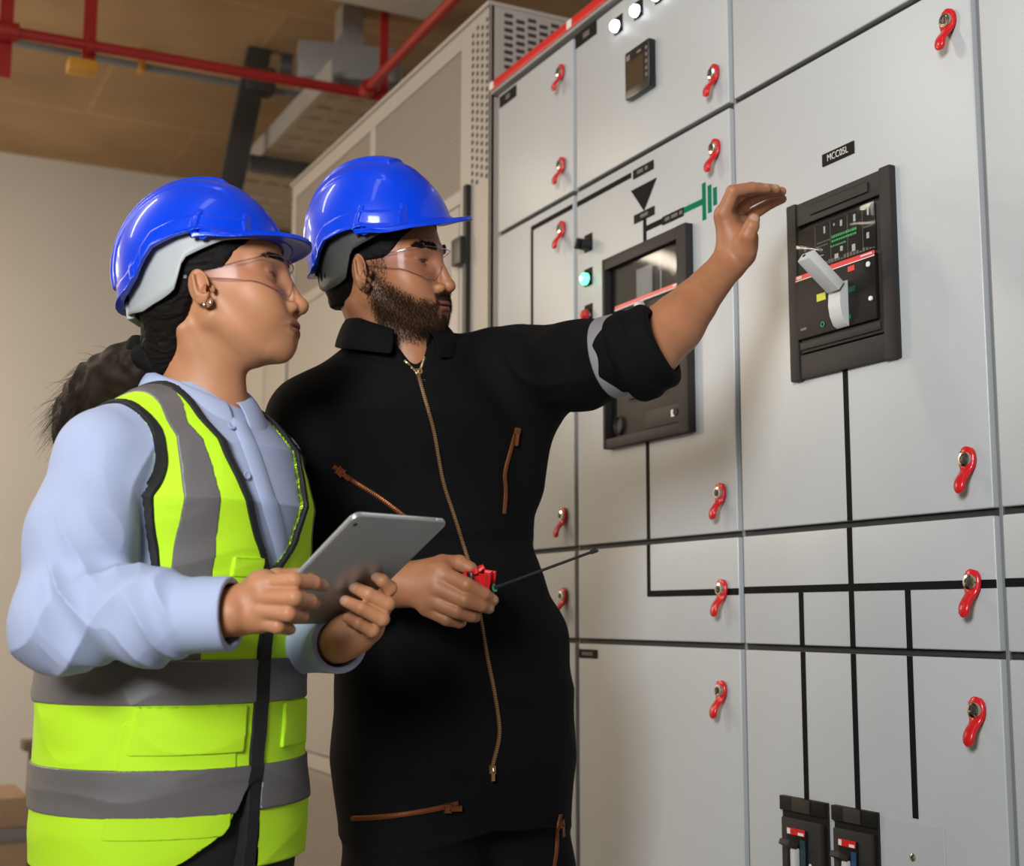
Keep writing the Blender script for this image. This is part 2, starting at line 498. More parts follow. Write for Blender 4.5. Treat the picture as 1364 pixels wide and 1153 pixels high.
# pilot lamps, selector switch, push button (parts of the second column)
def pilot(y, z, mat, core=None, name='pilot_lamp', r=.0135):
    pl = pbox(MB(), y + .018, y - .018, z - .015, z + .026, 0, .0012, .0005, 1).build('legend_plate', 'label_black', C1)
    b = MB().lathe((PX, y, z), (-1, 0, 0), [(r + .0025, 0), (r + .0025, .004), (r + .001, .006), (0, .006)], 24).build('bezel', 'switch_black', pl)
    o = MB().lathe((PX - .006, y, z), (-1, 0, 0), [(r, 0), (r, .006), (r * .92, .0095), (r * .7, .0125), (r * .35, .0142), (0, .0147)], 24).build(name, mat, C1)
    if core:
        MB().lathe((PX - .0207, y, z), (-1, 0, 0), [(r * .42, -.003), (r * .34, .0002), (0, .0005)], 18).build('lamp_core', core, o)
    return o
for y, z in ((2.443, 2.408), (2.359, 2.409), (2.275, 2.410)): pilot(y, z, 'lamp_white')
pilot(2.583, 1.860, 'lamp_green', 'lamp_core')
pilot(2.583, 1.776, 'lamp_red', None, 'push_button', .0125)
sw = pbox(MB(), 2.600, 2.564, 1.925, 1.966, 0, .0012, .0005, 1).build('legend_plate', 'label_black', C1)
sw = MB().lathe((PX, 2.582, 1.940), (-1, 0, 0), [(.0155, 0), (.0155, .008), (.0135, .011), (.0130, .020), (.0115, .023), (0, .023)], 24)
sw.obox((PX - .028, 2.582, 1.940), ((1, 0, 0), (0, .8, .6), (0, -.6, .8)), (.014, .008, .026), .002)
sw.build('selector_switch', 'switch_black', C1)

# panel meter
mt = pbox(MB(), 2.390, 2.293, 2.213, 2.320, 0.0, .018, .003).build('power_meter', 'meter_black', C1)
ms = pbox(MB(), 2.382, 2.314, 2.232, 2.294, .018, .0186).build('meter_screen', 'meter_screen', mt)
mk = MB()
for k in range(5): pbox(mk, 2.306, 2.299, 2.238 + k * .015, 2.245 + k * .015, .0180, .0188)
pbox(mk, 2.383, 2.369, 2.298, 2.311, .0180, .0186)
pbox(mk, 2.340, 2.324, 2.302, 2.307, .0180, .0186)
mk.build('meter_buttons', 'label_grey', mt)

# ------------------------------------------------------------------ breaker with the white handle
material('sticker_green', (0.004, 0.055, 0.035), 0.5)
BR = thing('circuit_breaker', (PX, 1.732, 1.512), 'charcoal circuit breaker with a big white toggle handle, beside the pointing hand', 'circuit breaker')
fr = MB()
pbox(fr, 1.856, 1.831, 1.508, 1.826, 0, .014, .003)
pbox(fr, 1.618, 1.592, 1.508, 1.826, 0, .014, .003)
pbox(fr, 1.831, 1.618, 1.783, 1.824, 0, .011, .0025)
pbox(fr, 1.831, 1.618, 1.510, 1.552, 0, .011, .0025)
fr.build('frame', 'breaker_frame', BR)
def pbr(mb, y0, y1, z0, z1, n0, n1, bev=0.0, seg=2): return pbox(mb, y0 - .016, y1 - .016, z0 - .007, z1 - .007, n0 * .72, n1 * .72, bev, seg)
pbr(MB(), 1.81, 1.66, 1.801, 1.819, .019, .0200, .0008, 1).build('frame_inset', 'breaker_frame', BR)
pbr(MB(), 1.850, 1.618, 1.553, 1.792, 0, .003).build('back_plate', 'breaker_black', BR)
body = MB()
pbr(body, 1.842, 1.634, 1.561, 1.782, .003, .016, .003)
pbr(body, 1.842, 1.640, 1.566, 1.580, .016, .021, .002)
body.build('housing', 'breaker_frame', BR)
fc = pbr(MB(), 1.842, 1.642, 1.584, 1.694, .016, .028, .002).build('face', 'breaker_face', BR)
circ = pbr(MB(), 1.840, 1.644, 1.700, 1.778, .016, .019, .001).build('trip_unit', 'breaker_face', BR)
g = MB(); w = MB(); gr = MB()
r2 = random.Random(3)
for y in (1.795, 1.755, 1.712, 1.675):
    pbr(gr, y - .0004, y + .0004, 1.702, 1.776, .019, .0194)
for row, (ya, yb) in (((1.745, 1.752), (1.752, 1.690)), ((1.738, 1.744), (1.752, 1.690)), ((1.730, 1.735), (1.755, 1.720))):
    y = ya
    while y > yb:
        wd = r2.uniform(.002, .005)
        pbr(g, y, y - wd, row[0], row[1] - .0025, .019, .0195); y -= wd + .002
for ya, yb, z0, z1 in ((1.790, 1.758, 1.744, 1.746), (1.792, 1.766, 1.738, 1.740), (1.672, 1.655, 1.748, 1.750), (1.672, 1.655, 1.742, 1.744)):
    y = ya
    while y > yb:
        wd = r2.uniform(.002, .005); pbr(gr, y, y - wd, z0, z1, .019, .0195); y -= wd + .0018
for y, z, wy, hz in ((1.770, 1.765, .004, .012), (1.745, 1.768, .003, .004), (1.727, 1.766, .005, .010), (1.728, 1.722, .006, .008), (1.694, 1.766, .005, .012), (1.698, 1.716, .008, .012), (1.741, 1.712, .009, .008), (1.661, 1.768, .004, .012), (1.663, 1.728, .006, .010), (1.78, 1.722, .012, .0014), (1.82, 1.728, .007, .012), (1.822, 1.742, .005, .006), (1.823, 1.714, .012, .003)):
    pbr(w if y < 1.80 else gr, y - wy / 2, y + wy / 2, z - hz / 2, z + hz / 2, .019, .0196)
for k in range(16):
    y = 1.770 - k * .0078
    pbr(gr, y, y - .0055, 1.7035, 1.7050 + r2.uniform(0, .006), .019, .0195)
g.build('status_lights', 'led_green', circ); w.build('dial_marks', 'label_white', circ); gr.build('fine_print', 'label_grey', circ)
pbr(MB(), 1.843, 1.641, 1.699, 1.781, .0225, .0245, .001).build('clear_cover', 'clear_cover', BR)
rs = pbr(MB(), 1.842, 1.642, 1.6895, 1.6975, .0275, .0292, .0004, 1).build('red_stripe', 'stripe_red', BR)
mb = MB()
pbr(mb, 1.842, 1.642, 1.6878, 1.6893, .0280, .0293)
for k in range(3): pbr(mb, 1.8375 - k * .0045, 1.8345 - k * .0045, 1.6912, 1.6962, .0292, .0295)
for k in range(8): pbr(mb, 1.674 - k * .0035, 1.6717 - k * .0035, 1.6925, 1.6955, .0292, .0295)
mb.build('stripe_print', 'stripe_white', rs)
# handle: white rocker segment with a square lever reaching out and up
hs = MB()
prof = [(.018, 1.577), (.028, 1.582), (.035, 1.597), (.038, 1.615), (.036, 1.636), (.030, 1.652), (.018, 1.656)]
hs.prism([(PX - n, 1.722, z) for n, z in prof], (0, -.030, 0))
hd = hs.build('handle_rocker', 'handle_white', BR, smooth=True, angle=40)
bl = MB().obox((PX - .068, 1.702, 1.6655), ((0, 1, 0), (-.79, 0, .61), (.61, 0, .79)), (.031, .078, .019), .0025)
bl.build('handle_lever', 'handle_white', BR)
MB().lathe((PX - .0985, 1.706, 1.690), (-.79, 0, .61), [(.0030, 0), (.0030, .0012), (0, .0013)], 12).build('lever_hole', 'breaker_black', BR)
pbr(MB(), 1.7520, 1.7385, 1.585, 1.690, .0275, .0284).build('handle_slot', 'breaker_black', BR)
pbr(MB(), 1.787, 1.764, 1.641, 1.654, .028, .0292, .0004, 1).build('yellow_flag', 'tag_yellow', BR)
pbr(MB(), 1.706, 1.690, 1.675, 1.684, .028, .0290).build('red_sticker', 'stripe_red', BR)
pbr(MB(), 1.780, 1.774, 1.676, 1.684, .028, .0290).build('red_sticker', 'stripe_red', BR)
text_mesh('on_off_mark', 'O', .0125, (PX - .0212, 1.757, 1.592), PAX, 'print_green', BR)
text_mesh('on_off_mark', 'al', .011, (PX - .0212, 1.690, 1.592), PAX, 'print_green', BR)
pbr(MB(), 1.706, 1.690, 1.640, 1.649, .028, .0287).build('green_sticker', 'sticker_green', BR)
MB().lathe((PX - .0205, 1.641, 1.670), (-1, 0, 0), [(.0048, 0), (.0044, .0014), (.002, .0014), (0, .0008)], 16).build('test_screw', 'stripe_white', BR)
MB().lathe((PX - .0205, 1.637, 1.612), (-1, 0, 0), [(.0042, 0), (.0038, .0025), (0, .003)], 14).build('trip_button', 'stripe_white', BR)
mb = MB()
for k in range(4): pbr(mb, 1.832 - k * .004, 1.829 - k * .004, 1.599, 1.603, .028, .0284)
mb.build('fine_print', 'label_grey', BR)

# ------------------------------------------------------------------ big recessed breaker behind the arm
BL = thing('circuit_breaker', (PX, 2.348, 1.462), 'large bronze recessed breaker with window and red stripe, partly hidden by the raised forearm', 'circuit breaker')
fr = MB()
pbox(fr, 2.493, 2.483, 1.459, 1.881, 0, .019, .002)
pbox(fr, 2.200, 2.166, 1.459, 1.881, 0, .019, .002)
pbox(fr, 2.483, 2.200, 1.855, 1.881, 0, .018, .002)
pbox(fr, 2.483, 2.200, 1.459, 1.480, 0, .018, .002)
fr.build('frame', 'breaker_frame', BL)
def pbl(mb, y0, y1, z0, z1, n0, n1, bev=0.0, seg=2): return pbox(mb, y0 - .021, y1 - .021, z0 - .007, z1 - .007, n0 * .62, n1 * .62, bev, seg)
pbl(MB(), 2.515, 2.205, 1.478, 1.866, 0, .002).build('back_plate', 'breaker_black', BL)
hb = MB()
pbl(hb, 2.474, 2.209, 1.488, 1.768, .002, .012, .002)
pbl(hb, 2.360, 2.212, 1.492, 1.530, .012, .014, .001)
hb.build('housing', 'breaker_grey', BL)
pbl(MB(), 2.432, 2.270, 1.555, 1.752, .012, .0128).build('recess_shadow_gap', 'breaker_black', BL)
ct = pbl(MB(), 2.420, 2.286, 1.562, 1.752, .0128, .021, .002).build('control_unit', 'breaker_grey', BL)
mb = MB()
for y, z in ((2.40, 1.60), (2.388, 1.606), (2.316, 1.612), (2.312, 1.622)): pbl(mb, y, y - .008, z, z + .003, .021, .0214)
mb.build('fine_print', 'label_grey', ct)
wn = pbl(MB(), 2.472, 2.209, 1.774, 1.856, .002, .006).build('window_back', 'breaker_grey', BL)
mb = MB()
pbl(mb, 2.390, 2.330, 1.776, 1.838, .006, .012, .001); pbl(mb, 2.300, 2.296, 1.776, 1.850, .006, .010)
mb.build('mechanism', 'steel_grey', wn)
pbl(MB(), 2.474, 2.209, 1.773, 1.858, .016, .018, .0005, 1).build('window_pane', 'clear_cover', BL)
rs = pbl(MB(), 2.470, 2.209, 1.7665, 1.7745, .012, .0205, .0006, 1).build('red_stripe', 'stripe_red', BL)
mb = MB(); pbl(mb, 2.470, 2.209, 1.7640, 1.7662, .012, .0210)
for k in range(6): pbl(mb, 2.243 - k * .005, 2.2395 - k * .005, 1.7685, 1.7725, .0205, .0209)
mb.build('stripe_print', 'stripe_white', rs)
MB().lathe((PX - .013, 2.340, 1.744), (-1, 0, 0), [(.012, 0), (.012, .010), (.009, .014), (0, .015)], 20).build('white_knob', 'handle_white', BL)
pbl(MB(), 2.322, 2.302, 1.728, 1.745, .021, .028, .002).build('red_button', 'stripe_red', BL)
MB().lathe((PX - .0074, 2.438, 1.505), (-1, 0, 0), [(.020, 0), (.020, .006), (.017, .008), (.014, .003), (0, .003)], 24).build('racking_socket', 'breaker_frame', BL)
MB().lathe((PX - .0085, 2.224, 1.506), (-1, 0, 0), [(.008, 0), (.008, .002), (.004, .002), (0, .001)], 18).build('key_socket', 'breaker_black', BL)
pbl(MB(), 2.262, 2.250, 1.505, 1.519, .014, .0146).build('white_tag', 'stripe_white', BL)

# ------------------------------------------------------------------ two small moulded-case breakers low on the third column
def small_breaker(y0, y1, ztop, label, blue):
    t = thing('moulded_case_breaker', (PX, (y0 + y1) / 2, ztop - .30), label, 'circuit breaker', 'small breakers low on the third column')
    Wd = y0 - y1
    Y = lambda f: y0 - Wd * f
    pbox(MB(), y0, y1, ztop - .30, ztop, 0, .004, .0008, 1).build('mounting_plate', 'breaker_face', t)
    tp = MB(); pbox(tp, y0, y1, ztop - .024, ztop, .004, .010, .001)
    tp.build('terminal_cover', 'breaker_face', t)
    pbox(MB(), Y(.30), Y(.68), ztop - .023, ztop - .001, .010, .012, .001).build('clear_tab', 'breaker_grey', t)
    pbox(MB(), Y(.07), Y(.93), ztop - .29, ztop - .034, .004, .014, .003).build('housing', 'breaker_frame', t)
    f = pbox(MB(), Y(.22), Y(.66), ztop - .145, ztop - .050, .014, .0165, .001).build('face', 'breaker_black', t)
    pbox(MB(), Y(.25), Y(.64), ztop - .060, ztop - .049, .018, .0194, .0004, 1).build('red_stripe', 'stripe_red', t)
    mb = MB(); pbox(mb, Y(.26), Y(.33), ztop - .059, ztop - .050, .0194, .0197)
    pbox(mb, Y(.50), Y(.62), ztop - .059, ztop - .0545, .0194, .0197); mb.build('stripe_print', 'stripe_white', t)
    pbox(MB(), Y(.42), Y(.52), ztop - .128, ztop - .080, .018, .030, .003).build('toggle_base', 'handle_white', t)
    MB().obox((PX - .033, (Y(.34) + Y(.50)) / 2, ztop - .0730), ((0, 1, 0), (-.9, 0, .44), (.44, 0, .9)), (Wd * .22, .020, .010), .002).build('toggle', 'breaker_grey', t)
    pbox(MB(), Y(.53), Y(.64), ztop - .12, ztop - .066, .018, .0186).build('colour_label', blue, t)
    pbox(MB(), Y(.36), Y(.58), ztop - .140, ztop - .128, .018, .026, .002).build('lock_slide', 'breaker_frame', t)
    MB().lathe((PX - .018, Y(.585), ztop - .133), (-1, 0, 0), [(.0035, 0), (.0035, .009), (0, .010)], 12).build('reset_button', 'stripe_white', t)
    w2 = pbox(MB(), Y(.12), Y(.86), ztop - .235, ztop - .158, .014, .0165, .0015).build('trip_window', 'breaker_grey', t)
    mb = MB()
    for fy, z in ((.28, -.178), (.72, -.185), (.70, -.105), (.82, -.11)):
        mb.lathe((PX - .0165 if z < -.15 else PX - .014, Y(fy), ztop + z), (-1, 0, 0), [(.003, 0), (.003, .0015), (0, .0018)], 10)
    mb.build('fixing_screw', 'stripe_white', t)
material('label_blue', (0.02, 0.06, 0.16), 0.4); material('label_teal', (0.02, 0.05, 0.06), 0.4)
small_breaker(1.920, 1.800, 0.795, 'left one of the two small black breakers near the bottom edge', 'label_teal')
small_breaker(1.785, 1.680, 0.795, 'right one of two small black breakers, next to the blank cover plate', 'label_blue')
bp = thing('blanking_plate', (PX, 1.608, .60), 'light grey blank cover plate with a screw, right of the two small breakers', 'cover plate')
pbox(MB(), 1.676, 1.541, .60, .790, 0, .0022, .0006, 1).build('plate', 'panel_paint', bp)
MB().lathe((PX - .0022, 1.607, .738), (-1, 0, 0), [(.0065, 0), (.006, .002), (.003, .0035), (0, .0038)], 16).build('screw', 'chrome', bp)

# ------------------------------------------------------------------ beige ventilated cabinet beyond the switchgear
GC = thing('ventilated_cabinet', (1.95, 4.0, 0), 'tall beige cabinet with perforated upper panels standing beyond the white switchgear', 'cabinet')
GY0, GY1, GZ = 3.10, 4.85, 2.75
mb = MB().box(1.512, 2.35, GY0 + .012, GY1, 0.0, GZ - .012)
mb.build('body', 'beige_mesh', GC)
fr = MB()
def gb(y0, y1, z0, z1, n0=-.012, n1=0.0, mb=None): pbox(mb or fr, y0, y1, z0, z1, n0, n1, .002, 1)
gb(GY0, 3.292, 0.0, GZ); gb(3.292, GY1, 2.685, GZ); gb(GY1 - .05, GY1, 0, 2.685); gb(3.965, 4.01, .62, 2.685); gb(3.292, GY1 - .05, 2.235, 2.275)
gb(3.292, GY1 - .05, .585, .635)
fr.build('front_frame', 'beige_paint', GC)
MB().box(1.5, 2.35, GY0, GY0 + .012, 0, GZ, .002).build('end_panel', 'beige_paint', GC)
MB().box(1.49, 2.36, GY0 - .004, GY1 + .01, GZ - .012, GZ, .003).build('roof_plate', 'beige_paint', GC)
def holes(name, y0, y1, z0, z1, dy, dz, wy, wz, n, parent, onend=False, mat='vent_dark'):
    mb = MB(); k = 0
    y = y0
    while y < y1:
        z = z0 + (dz / 2 if k % 2 else 0)
        while z < z1:
            if onend: a = [(y, GY0 - .0006, z), (y + wy, GY0 - .0006, z), (y + wy, GY0 - .0006, z + wz), (y, GY0 - .0006, z + wz)]
            else: a = [(PX - n, y, z), (PX - n, y + wy, z), (PX - n, y + wy, z + wz), (PX - n, y, z + wz)]
            vs = [mb.bm.verts.new(p) for p in a]; mb.bm.faces.new(vs)
            z += dz
        y += dy; k += 1
    return mb.build(name, mat, parent)
holes('post_vent', 3.115, 3.205, 2.26, 2.705, .030, .022, .014, .012, .0006, GC)
holes('end_vent', 1.54, 1.76, 2.44, 2.72, .036, .021, .026, .011, 0, GC, True)
up = pbox(MB(), 3.292, 3.965, 2.275, 2.685, -.012, -.006).build('perforated_panel', 'beige_mesh', GC)
holes('perforation', 3.305, 3.96, 2.285, 2.68, .012, .014, .006, .007, -.0054, up, False, 'perforation_brown')
up = pbox(MB(), 4.01, GY1 - .05, 2.275, 2.685, -.012, -.006).build('perforated_panel', 'beige_mesh', GC)
holes('perforation', 4.02, 4.79, 2.285, 2.68, .012, .014, .006, .007, -.0054, up, False, 'perforation_brown')
pbox(MB(), 3.300, 3.966, .64, 2.232, -.012, 0.0, .003).build('lower_door', 'beige_paint', GC)
pbox(MB(), 4.012, GY1 - .052, .64, 2.232, -.012, 0.0, .003).build('lower_door', 'beige_paint', GC)
lv = pbox(MB(), 3.30, GY1 - .052, .05, .582, -.012, -.004).build('base_grille', 'beige_mesh', GC)
holes('perforation', 3.32, GY1 - .06, .08, .56, .022, .02, .012, .009, -.0034, lv, False, 'perforation_brown')
hb = MB(); pbox(hb, 3.240, 3.218, 1.30, 2.270, 0, .016, .003)
pbox(hb, 3.285, 3.225, 2.05, 2.125, 0, .03, .004)
hb.build('door_handle', 'handle_black', GC)
# lower cabinet further along
LC = thing('low_cabinet', (1.95, 5.6, 0), 'lower beige cabinet at the far end of the row, seen between the two people', 'cabinet')
MB().box(1.515, 2.3, 4.885, 6.4, 0, 2.32).build('body', 'beige_paint', LC)
for a, b in ((4.89, 5.17), (5.18, 5.78), (5.79, 6.39)):
    MB().box(1.50, 1.516, a, b, 0.05, 2.31, .003).build('door', 'beige_paint', LC)

# ------------------------------------------------------------------ pipes, hangers, trays and duct under the ceiling
pp = thing('fire_pipe', (0.6, 4.965, 3.2), 'red pipe running left to right under the concrete ceiling', 'pipe')
MB().tube([(-1.6, 4.985, 3.2), (0.4, 4.967, 3.2), (2.3, 4.91, 3.2)], .021, 14).build('pipe_run', 'pipe_red', pp)
MB().tube([(.40, 4.967, 3.2), (.49, 4.966, 3.2)], .036, 14).build('coupling', 'pipe_red', pp)
p2 = thing('fire_pipe', (1.79, 3.9, 3.2), 'red branch pipe running above the beige cabinet away from the camera', 'pipe')
MB().tube([(1.785, 2.4, 3.2), (1.79, 4.0, 3.2), (1.808, 4.88, 3.2)], .021, 14).build('pipe_run', 'pipe_red', p2)
MB().tube([(1.806, 4.84, 3.2), (1.808, 4.895, 3.2)], .032, 14).build('coupling', 'pipe_red', p2)
def hanger(x, y, zb, label, w=.026, yellow=False):
    t = thing('pipe_hanger', (x, y, zb), label, 'pipe hanger', 'red pipe hangers from the ceiling')
    MB().box(x - w, x + w, y + .022, y + .034, zb, CEIL).build('hanger_strap', 'pipe_red', t)
    MB().tube([(x - .012, y, 3.2), (x + .012, y, 3.2)], .031, 14).build('clamp_ring', 'pipe_red', t)
    if yellow:
        MB().box(x - .075, x + .028, y - .02, y + .05, zb - .04, zb + .005, .003).build('end_block', 'yellow_plastic', t)
hanger(.449, 4.968, 3.036, 'leftmost red flat pipe hanger at the left edge of the photo', .024)
hanger(.742, 4.960, 3.134, 'red flat pipe hanger with a yellow block at its foot', .024, True)
hanger(1.912, 4.94, 3.20, 'red flat pipe hanger just above the top of the beige cabinet', .018)
MB_ = MB().tube([(-3.5, 6.40, 3.76), (0.6, 6.332, 3.73), (1.9, 6.30, 3.71), (3.3, 6.28, 3.71)], .018, 10)
tag(MB_.build('cable_conduit', 'conduit_grey'), 'thin grey conduit fixed under the concrete ceiling behind the red pipe', 'conduit')
cl = MB().box(1.17, 1.20, 6.285, 6.345, 3.69, 3.80, .004)
tag(cl.build('conduit_clip', 'yellow_plastic'), 'small yellow clip holding the grey conduit', 'clip')

tr = thing('cable_tray', (1.9, 5.3, 3.1), 'perforated steel cable tray hanging above the far end of the beige cabinet', 'cable tray')
TX, TZ = 1.735, 3.30
MB().box(TX - .004, TX + .004, 5.10, 8.1, TZ, TZ + .10).build('side_rail', 'steel_grey', tr)
MB().box(TX + .62, TX + .628, 5.10, 8.1, TZ, TZ + .10).build('side_rail', 'steel_grey', tr)
mb = MB()
for k in range(21): mb.box(TX, TX + .62, 5.12 + k * .14, 5.22 + k * .14, TZ - .004, TZ)
for k in range(7): mb.box(TX + k * .1, TX + k * .1 + .03, 5.10, 8.08, TZ - .003, TZ - .001)
mb.build('perforated_base', 'tray_tan', tr)
for y in (6.1, 7.3): MB().box(TX - .06, TX + .70, y, y + .06, TZ - .075, TZ - .006, .004).build('cross_bar', 'steel_dark', tr)
for y in (6.11, 7.31):
    for x in (TX + .68,): MB().tube([(x, y + .03, TZ - .08), (x, y + .03, CEIL)], .006, 8).build('hanger_rod', 'steel_grey', tr)
br = thing('ceiling_bracket', (1.62, 6.05, 2.9), 'dark steel channel bracket hanging from the ceiling behind the two helmets', 'bracket')
MB().obox((1.60, 6.05, 3.29), ((1, 0, 0), (0, 1, 0), (.17, 0, 1)), (.115, .05, 1.06), .004).build('channel', 'steel_dark', br)
MB().box(1.62, 1.76, 6.0, 6.1, 3.58, 3.70, .006).build('head_plate', 'steel_dark', br)
dk = thing('air_duct', (1.4, 4.2, 3.5), 'pale rectangular air duct at the top edge above the helmets', 'duct')
MB().box(0.9, 2.03, 2.2, 4.79, 3.5, 3.72, .006).build('duct_body', 'duct_white', dk)
for y in (2.6, 3.4, 4.2): MB().box(0.88, 2.05, y, y + .03, 3.49, 3.73).build('duct_flange', 'duct_white', dk)
for x in (1.0, 1.95): MB().tube([(x, 4.3, 3.72), (x, 4.3, CEIL)], .008, 8).build('hanger_rod', 'steel_grey', dk)
cb = thing('junction_box', (1.80, 5.35, 3.45), 'grey metal junction box under the ceiling where the red pipes meet', 'junction box')
MB().obox((1.93, 5.45, 3.52), ((.97, -.24, 0), (.24, .97, 0), (0, 0, 1)), (.46, .20, .16), .01).build('box_body', 'steel_grey', cb)
MB().lathe((1.68, 5.50, 3.50), (-1, .2, 0), [(.06, 0), (.06, .05), (0, .05)], 18).build('pipe_stub', 'steel_dark', cb)
MB().box(1.88, 1.98, 5.40, 5.50, 3.60, CEIL).build('mount', 'steel_grey', cb)

# ------------------------------------------------------------------ cartons at the lower left
def carton(x0, x1, y0, y1, z0, z1, label):
    t = thing('cardboard_box', ((x0 + x1) / 2, (y0 + y1) / 2, z0), label, 'box', 'cartons by the left wall')
    MB().box(x0, x1, y0, y1, z0, z1, .004).build('carton', 'cardboard', t)
    mb = MB(); zm = (z0 + z1) / 2
    mb.box(x0 + (x1 - x0) * .46, x0 + (x1 - x0) * .54, y0 - .0008, y1 + .0008, z0 + .001, z1 + .0008)
    mb.build('tape_band', 'packing_tape', t)
carton(0.05, .735, 5.5, 5.95, 0.0, .255, 'lower brown carton on the floor at the bottom left corner')
carton(0.05, .73, 5.5, 5.95, .305, .415, 'flat upper brown carton at the bottom left corner, above the grey slab')
tag(MB().box(0.04, .74, 5.49, 5.96, .256, .304, .004).build('grey_slab', 'packing_tape'), 'grey slab lying between the two cartons at bottom left', 'slab')
st = thing('wooden_stand', (.76, 5.66, 0), 'small brown wooden stand beside the cartons, half hidden by the yellow vest', 'stand')
MB().box(.742, .80, 5.63, 5.69, 0, .575).build('post', 'wood_brown', st)
MB().box(.715, .98, 5.60, 5.72, .575, .615, .004).build('top_board', 'wood_brown', st)
# ------------------------------------------------------------------ modelling by distance fields (sculpted bodies and cloth)
F32 = np.float32
def A3(*v): return np.array(v, dtype=F32)
def P3(px, py, d):
    """world point seen at a pixel of the 1364 x 1153 frame, d metres deep - used to pose joints at their real distance"""
    return (CAM + (FW + RT * ((px - 682.0) / FPX) - UP * ((py - 576.5) / FPX)) * d).astype(F32)
def unit(v): return v / np.linalg.norm(v)

def smin(a, b, k):
    if k <= 0: return np.minimum(a, b)
    h = np.clip(0.5 + 0.5 * (b - a) / k, 0, 1)
    return b + (a - b) * h - k * h * (1 - h)
def smax(a, b, k): return -smin(-a, -b, k)
def sstep(a, b, x):
    t = np.clip((x - a) / (b - a), 0, 1)
    return t * t * (3 - 2 * t)

def sd_cap(a, b, ra, rb):
    a = np.asarray(a, F32); b = np.asarray(b, F32)
    ba = b - a; L = float(ba @ ba) + 1e-12
    def f(p):
        pa = p - a
        t = np.clip(pa @ ba / L, 0, 1)
        return np.sqrt(((pa - t[:, None] * ba) ** 2).sum(1)) - (ra + (rb - ra) * t)
    r = max(ra, rb)
    return f, np.minimum(a, b) - r, np.maximum(a, b) + r
def sd_ell(c, r, R=None):
    c = np.asarray(c, F32); r = np.asarray(r, F32)
    def f(p):
        q = p - c
        if R is not None: q = q @ R
        k0 = np.sqrt(((q / r) ** 2).sum(1)); k1 = np.sqrt(((q / (r * r)) ** 2).sum(1)) + 1e-9
        return k0 * (k0 - 1) / k1
    m = float(r.max()) if R is not None else r
    return f, c - m, c + m
def sd_box(c, half, R=None, rnd=0.0):
    c = np.asarray(c, F32); half = np.asarray(half, F32)
    def f(p):
        q = p - c
        if R is not None: q = q @ R
        q = np.abs(q) - (half - rnd)
        return np.sqrt((np.maximum(q, 0) ** 2).sum(1)) + np.minimum(q.max(1), 0) - rnd
    m = float(np.linalg.norm(half))
    return f, c - m, c + m
def sd_loft(tab, ax_l, ax_f):
    """stack of ellipses; tab rows: z, centre x, centre y (world), half width, half depth"""
    t = np.array(tab, F32); t = t[np.argsort(t[:, 0])]
    ax_l = np.asarray(ax_l, F32); ax_f = np.asarray(ax_f, F32)
    def f(p):
        z = p[:, 2]
        g = [np.interp(z, t[:, 0], t[:, k]).astype(F32) for k in range(1, 5)]
        dx = p[:, 0] - g[0]; dy = p[:, 1] - g[1]
        u = dx * ax_l[0] + dy * ax_l[1]; v = dx * ax_f[0] + dy * ax_f[1]
        k0 = np.sqrt((u / g[2]) ** 2 + (v / g[3]) ** 2)
        k1 = np.sqrt((u / g[2] ** 2) ** 2 + (v / g[3] ** 2) ** 2) + 1e-6
        d = k0 * (k0 - 1) / k1
        return np.maximum(d, np.maximum(z - t[-1, 0], t[0, 0] - z))
    m = max(t[:, 3].max(), t[:, 4].max())
    lo = A3(t[:, 1].min() - m, t[:, 2].min() - m, t[0, 0]); hi = A3(t[:, 1].max() + m, t[:, 2].max() + m, t[-1, 0])
    return f, lo, hi

_tab = np.random.RandomState(11).rand(4096).astype(F32)
def noise3(p):
    i = np.floor(p).astype(np.int32); f = (p - i).astype(F32)
    w = f * f * (3 - 2 * f)
    def h(dx, dy, dz):
        n = (i[:, 0] + dx) * 73856093 ^ (i[:, 1] + dy) * 19349663 ^ (i[:, 2] + dz) * 83492791
        return _tab[n & 4095]
    x0 = h(0, 0, 0) * (1 - w[:, 0]) + h(1, 0, 0) * w[:, 0]; x1 = h(0, 1, 0) * (1 - w[:, 0]) + h(1, 1, 0) * w[:, 0]
    y0 = x0 * (1 - w[:, 1]) + x1 * w[:, 1]
    x0 = h(0, 0, 1) * (1 - w[:, 0]) + h(1, 0, 1) * w[:, 0]; x1 = h(0, 1, 1) * (1 - w[:, 0]) + h(1, 1, 1) * w[:, 0]
    y1 = x0 * (1 - w[:, 1]) + x1 * w[:, 1]
    return y0 * (1 - w[:, 2]) + y1 * w[:, 2]

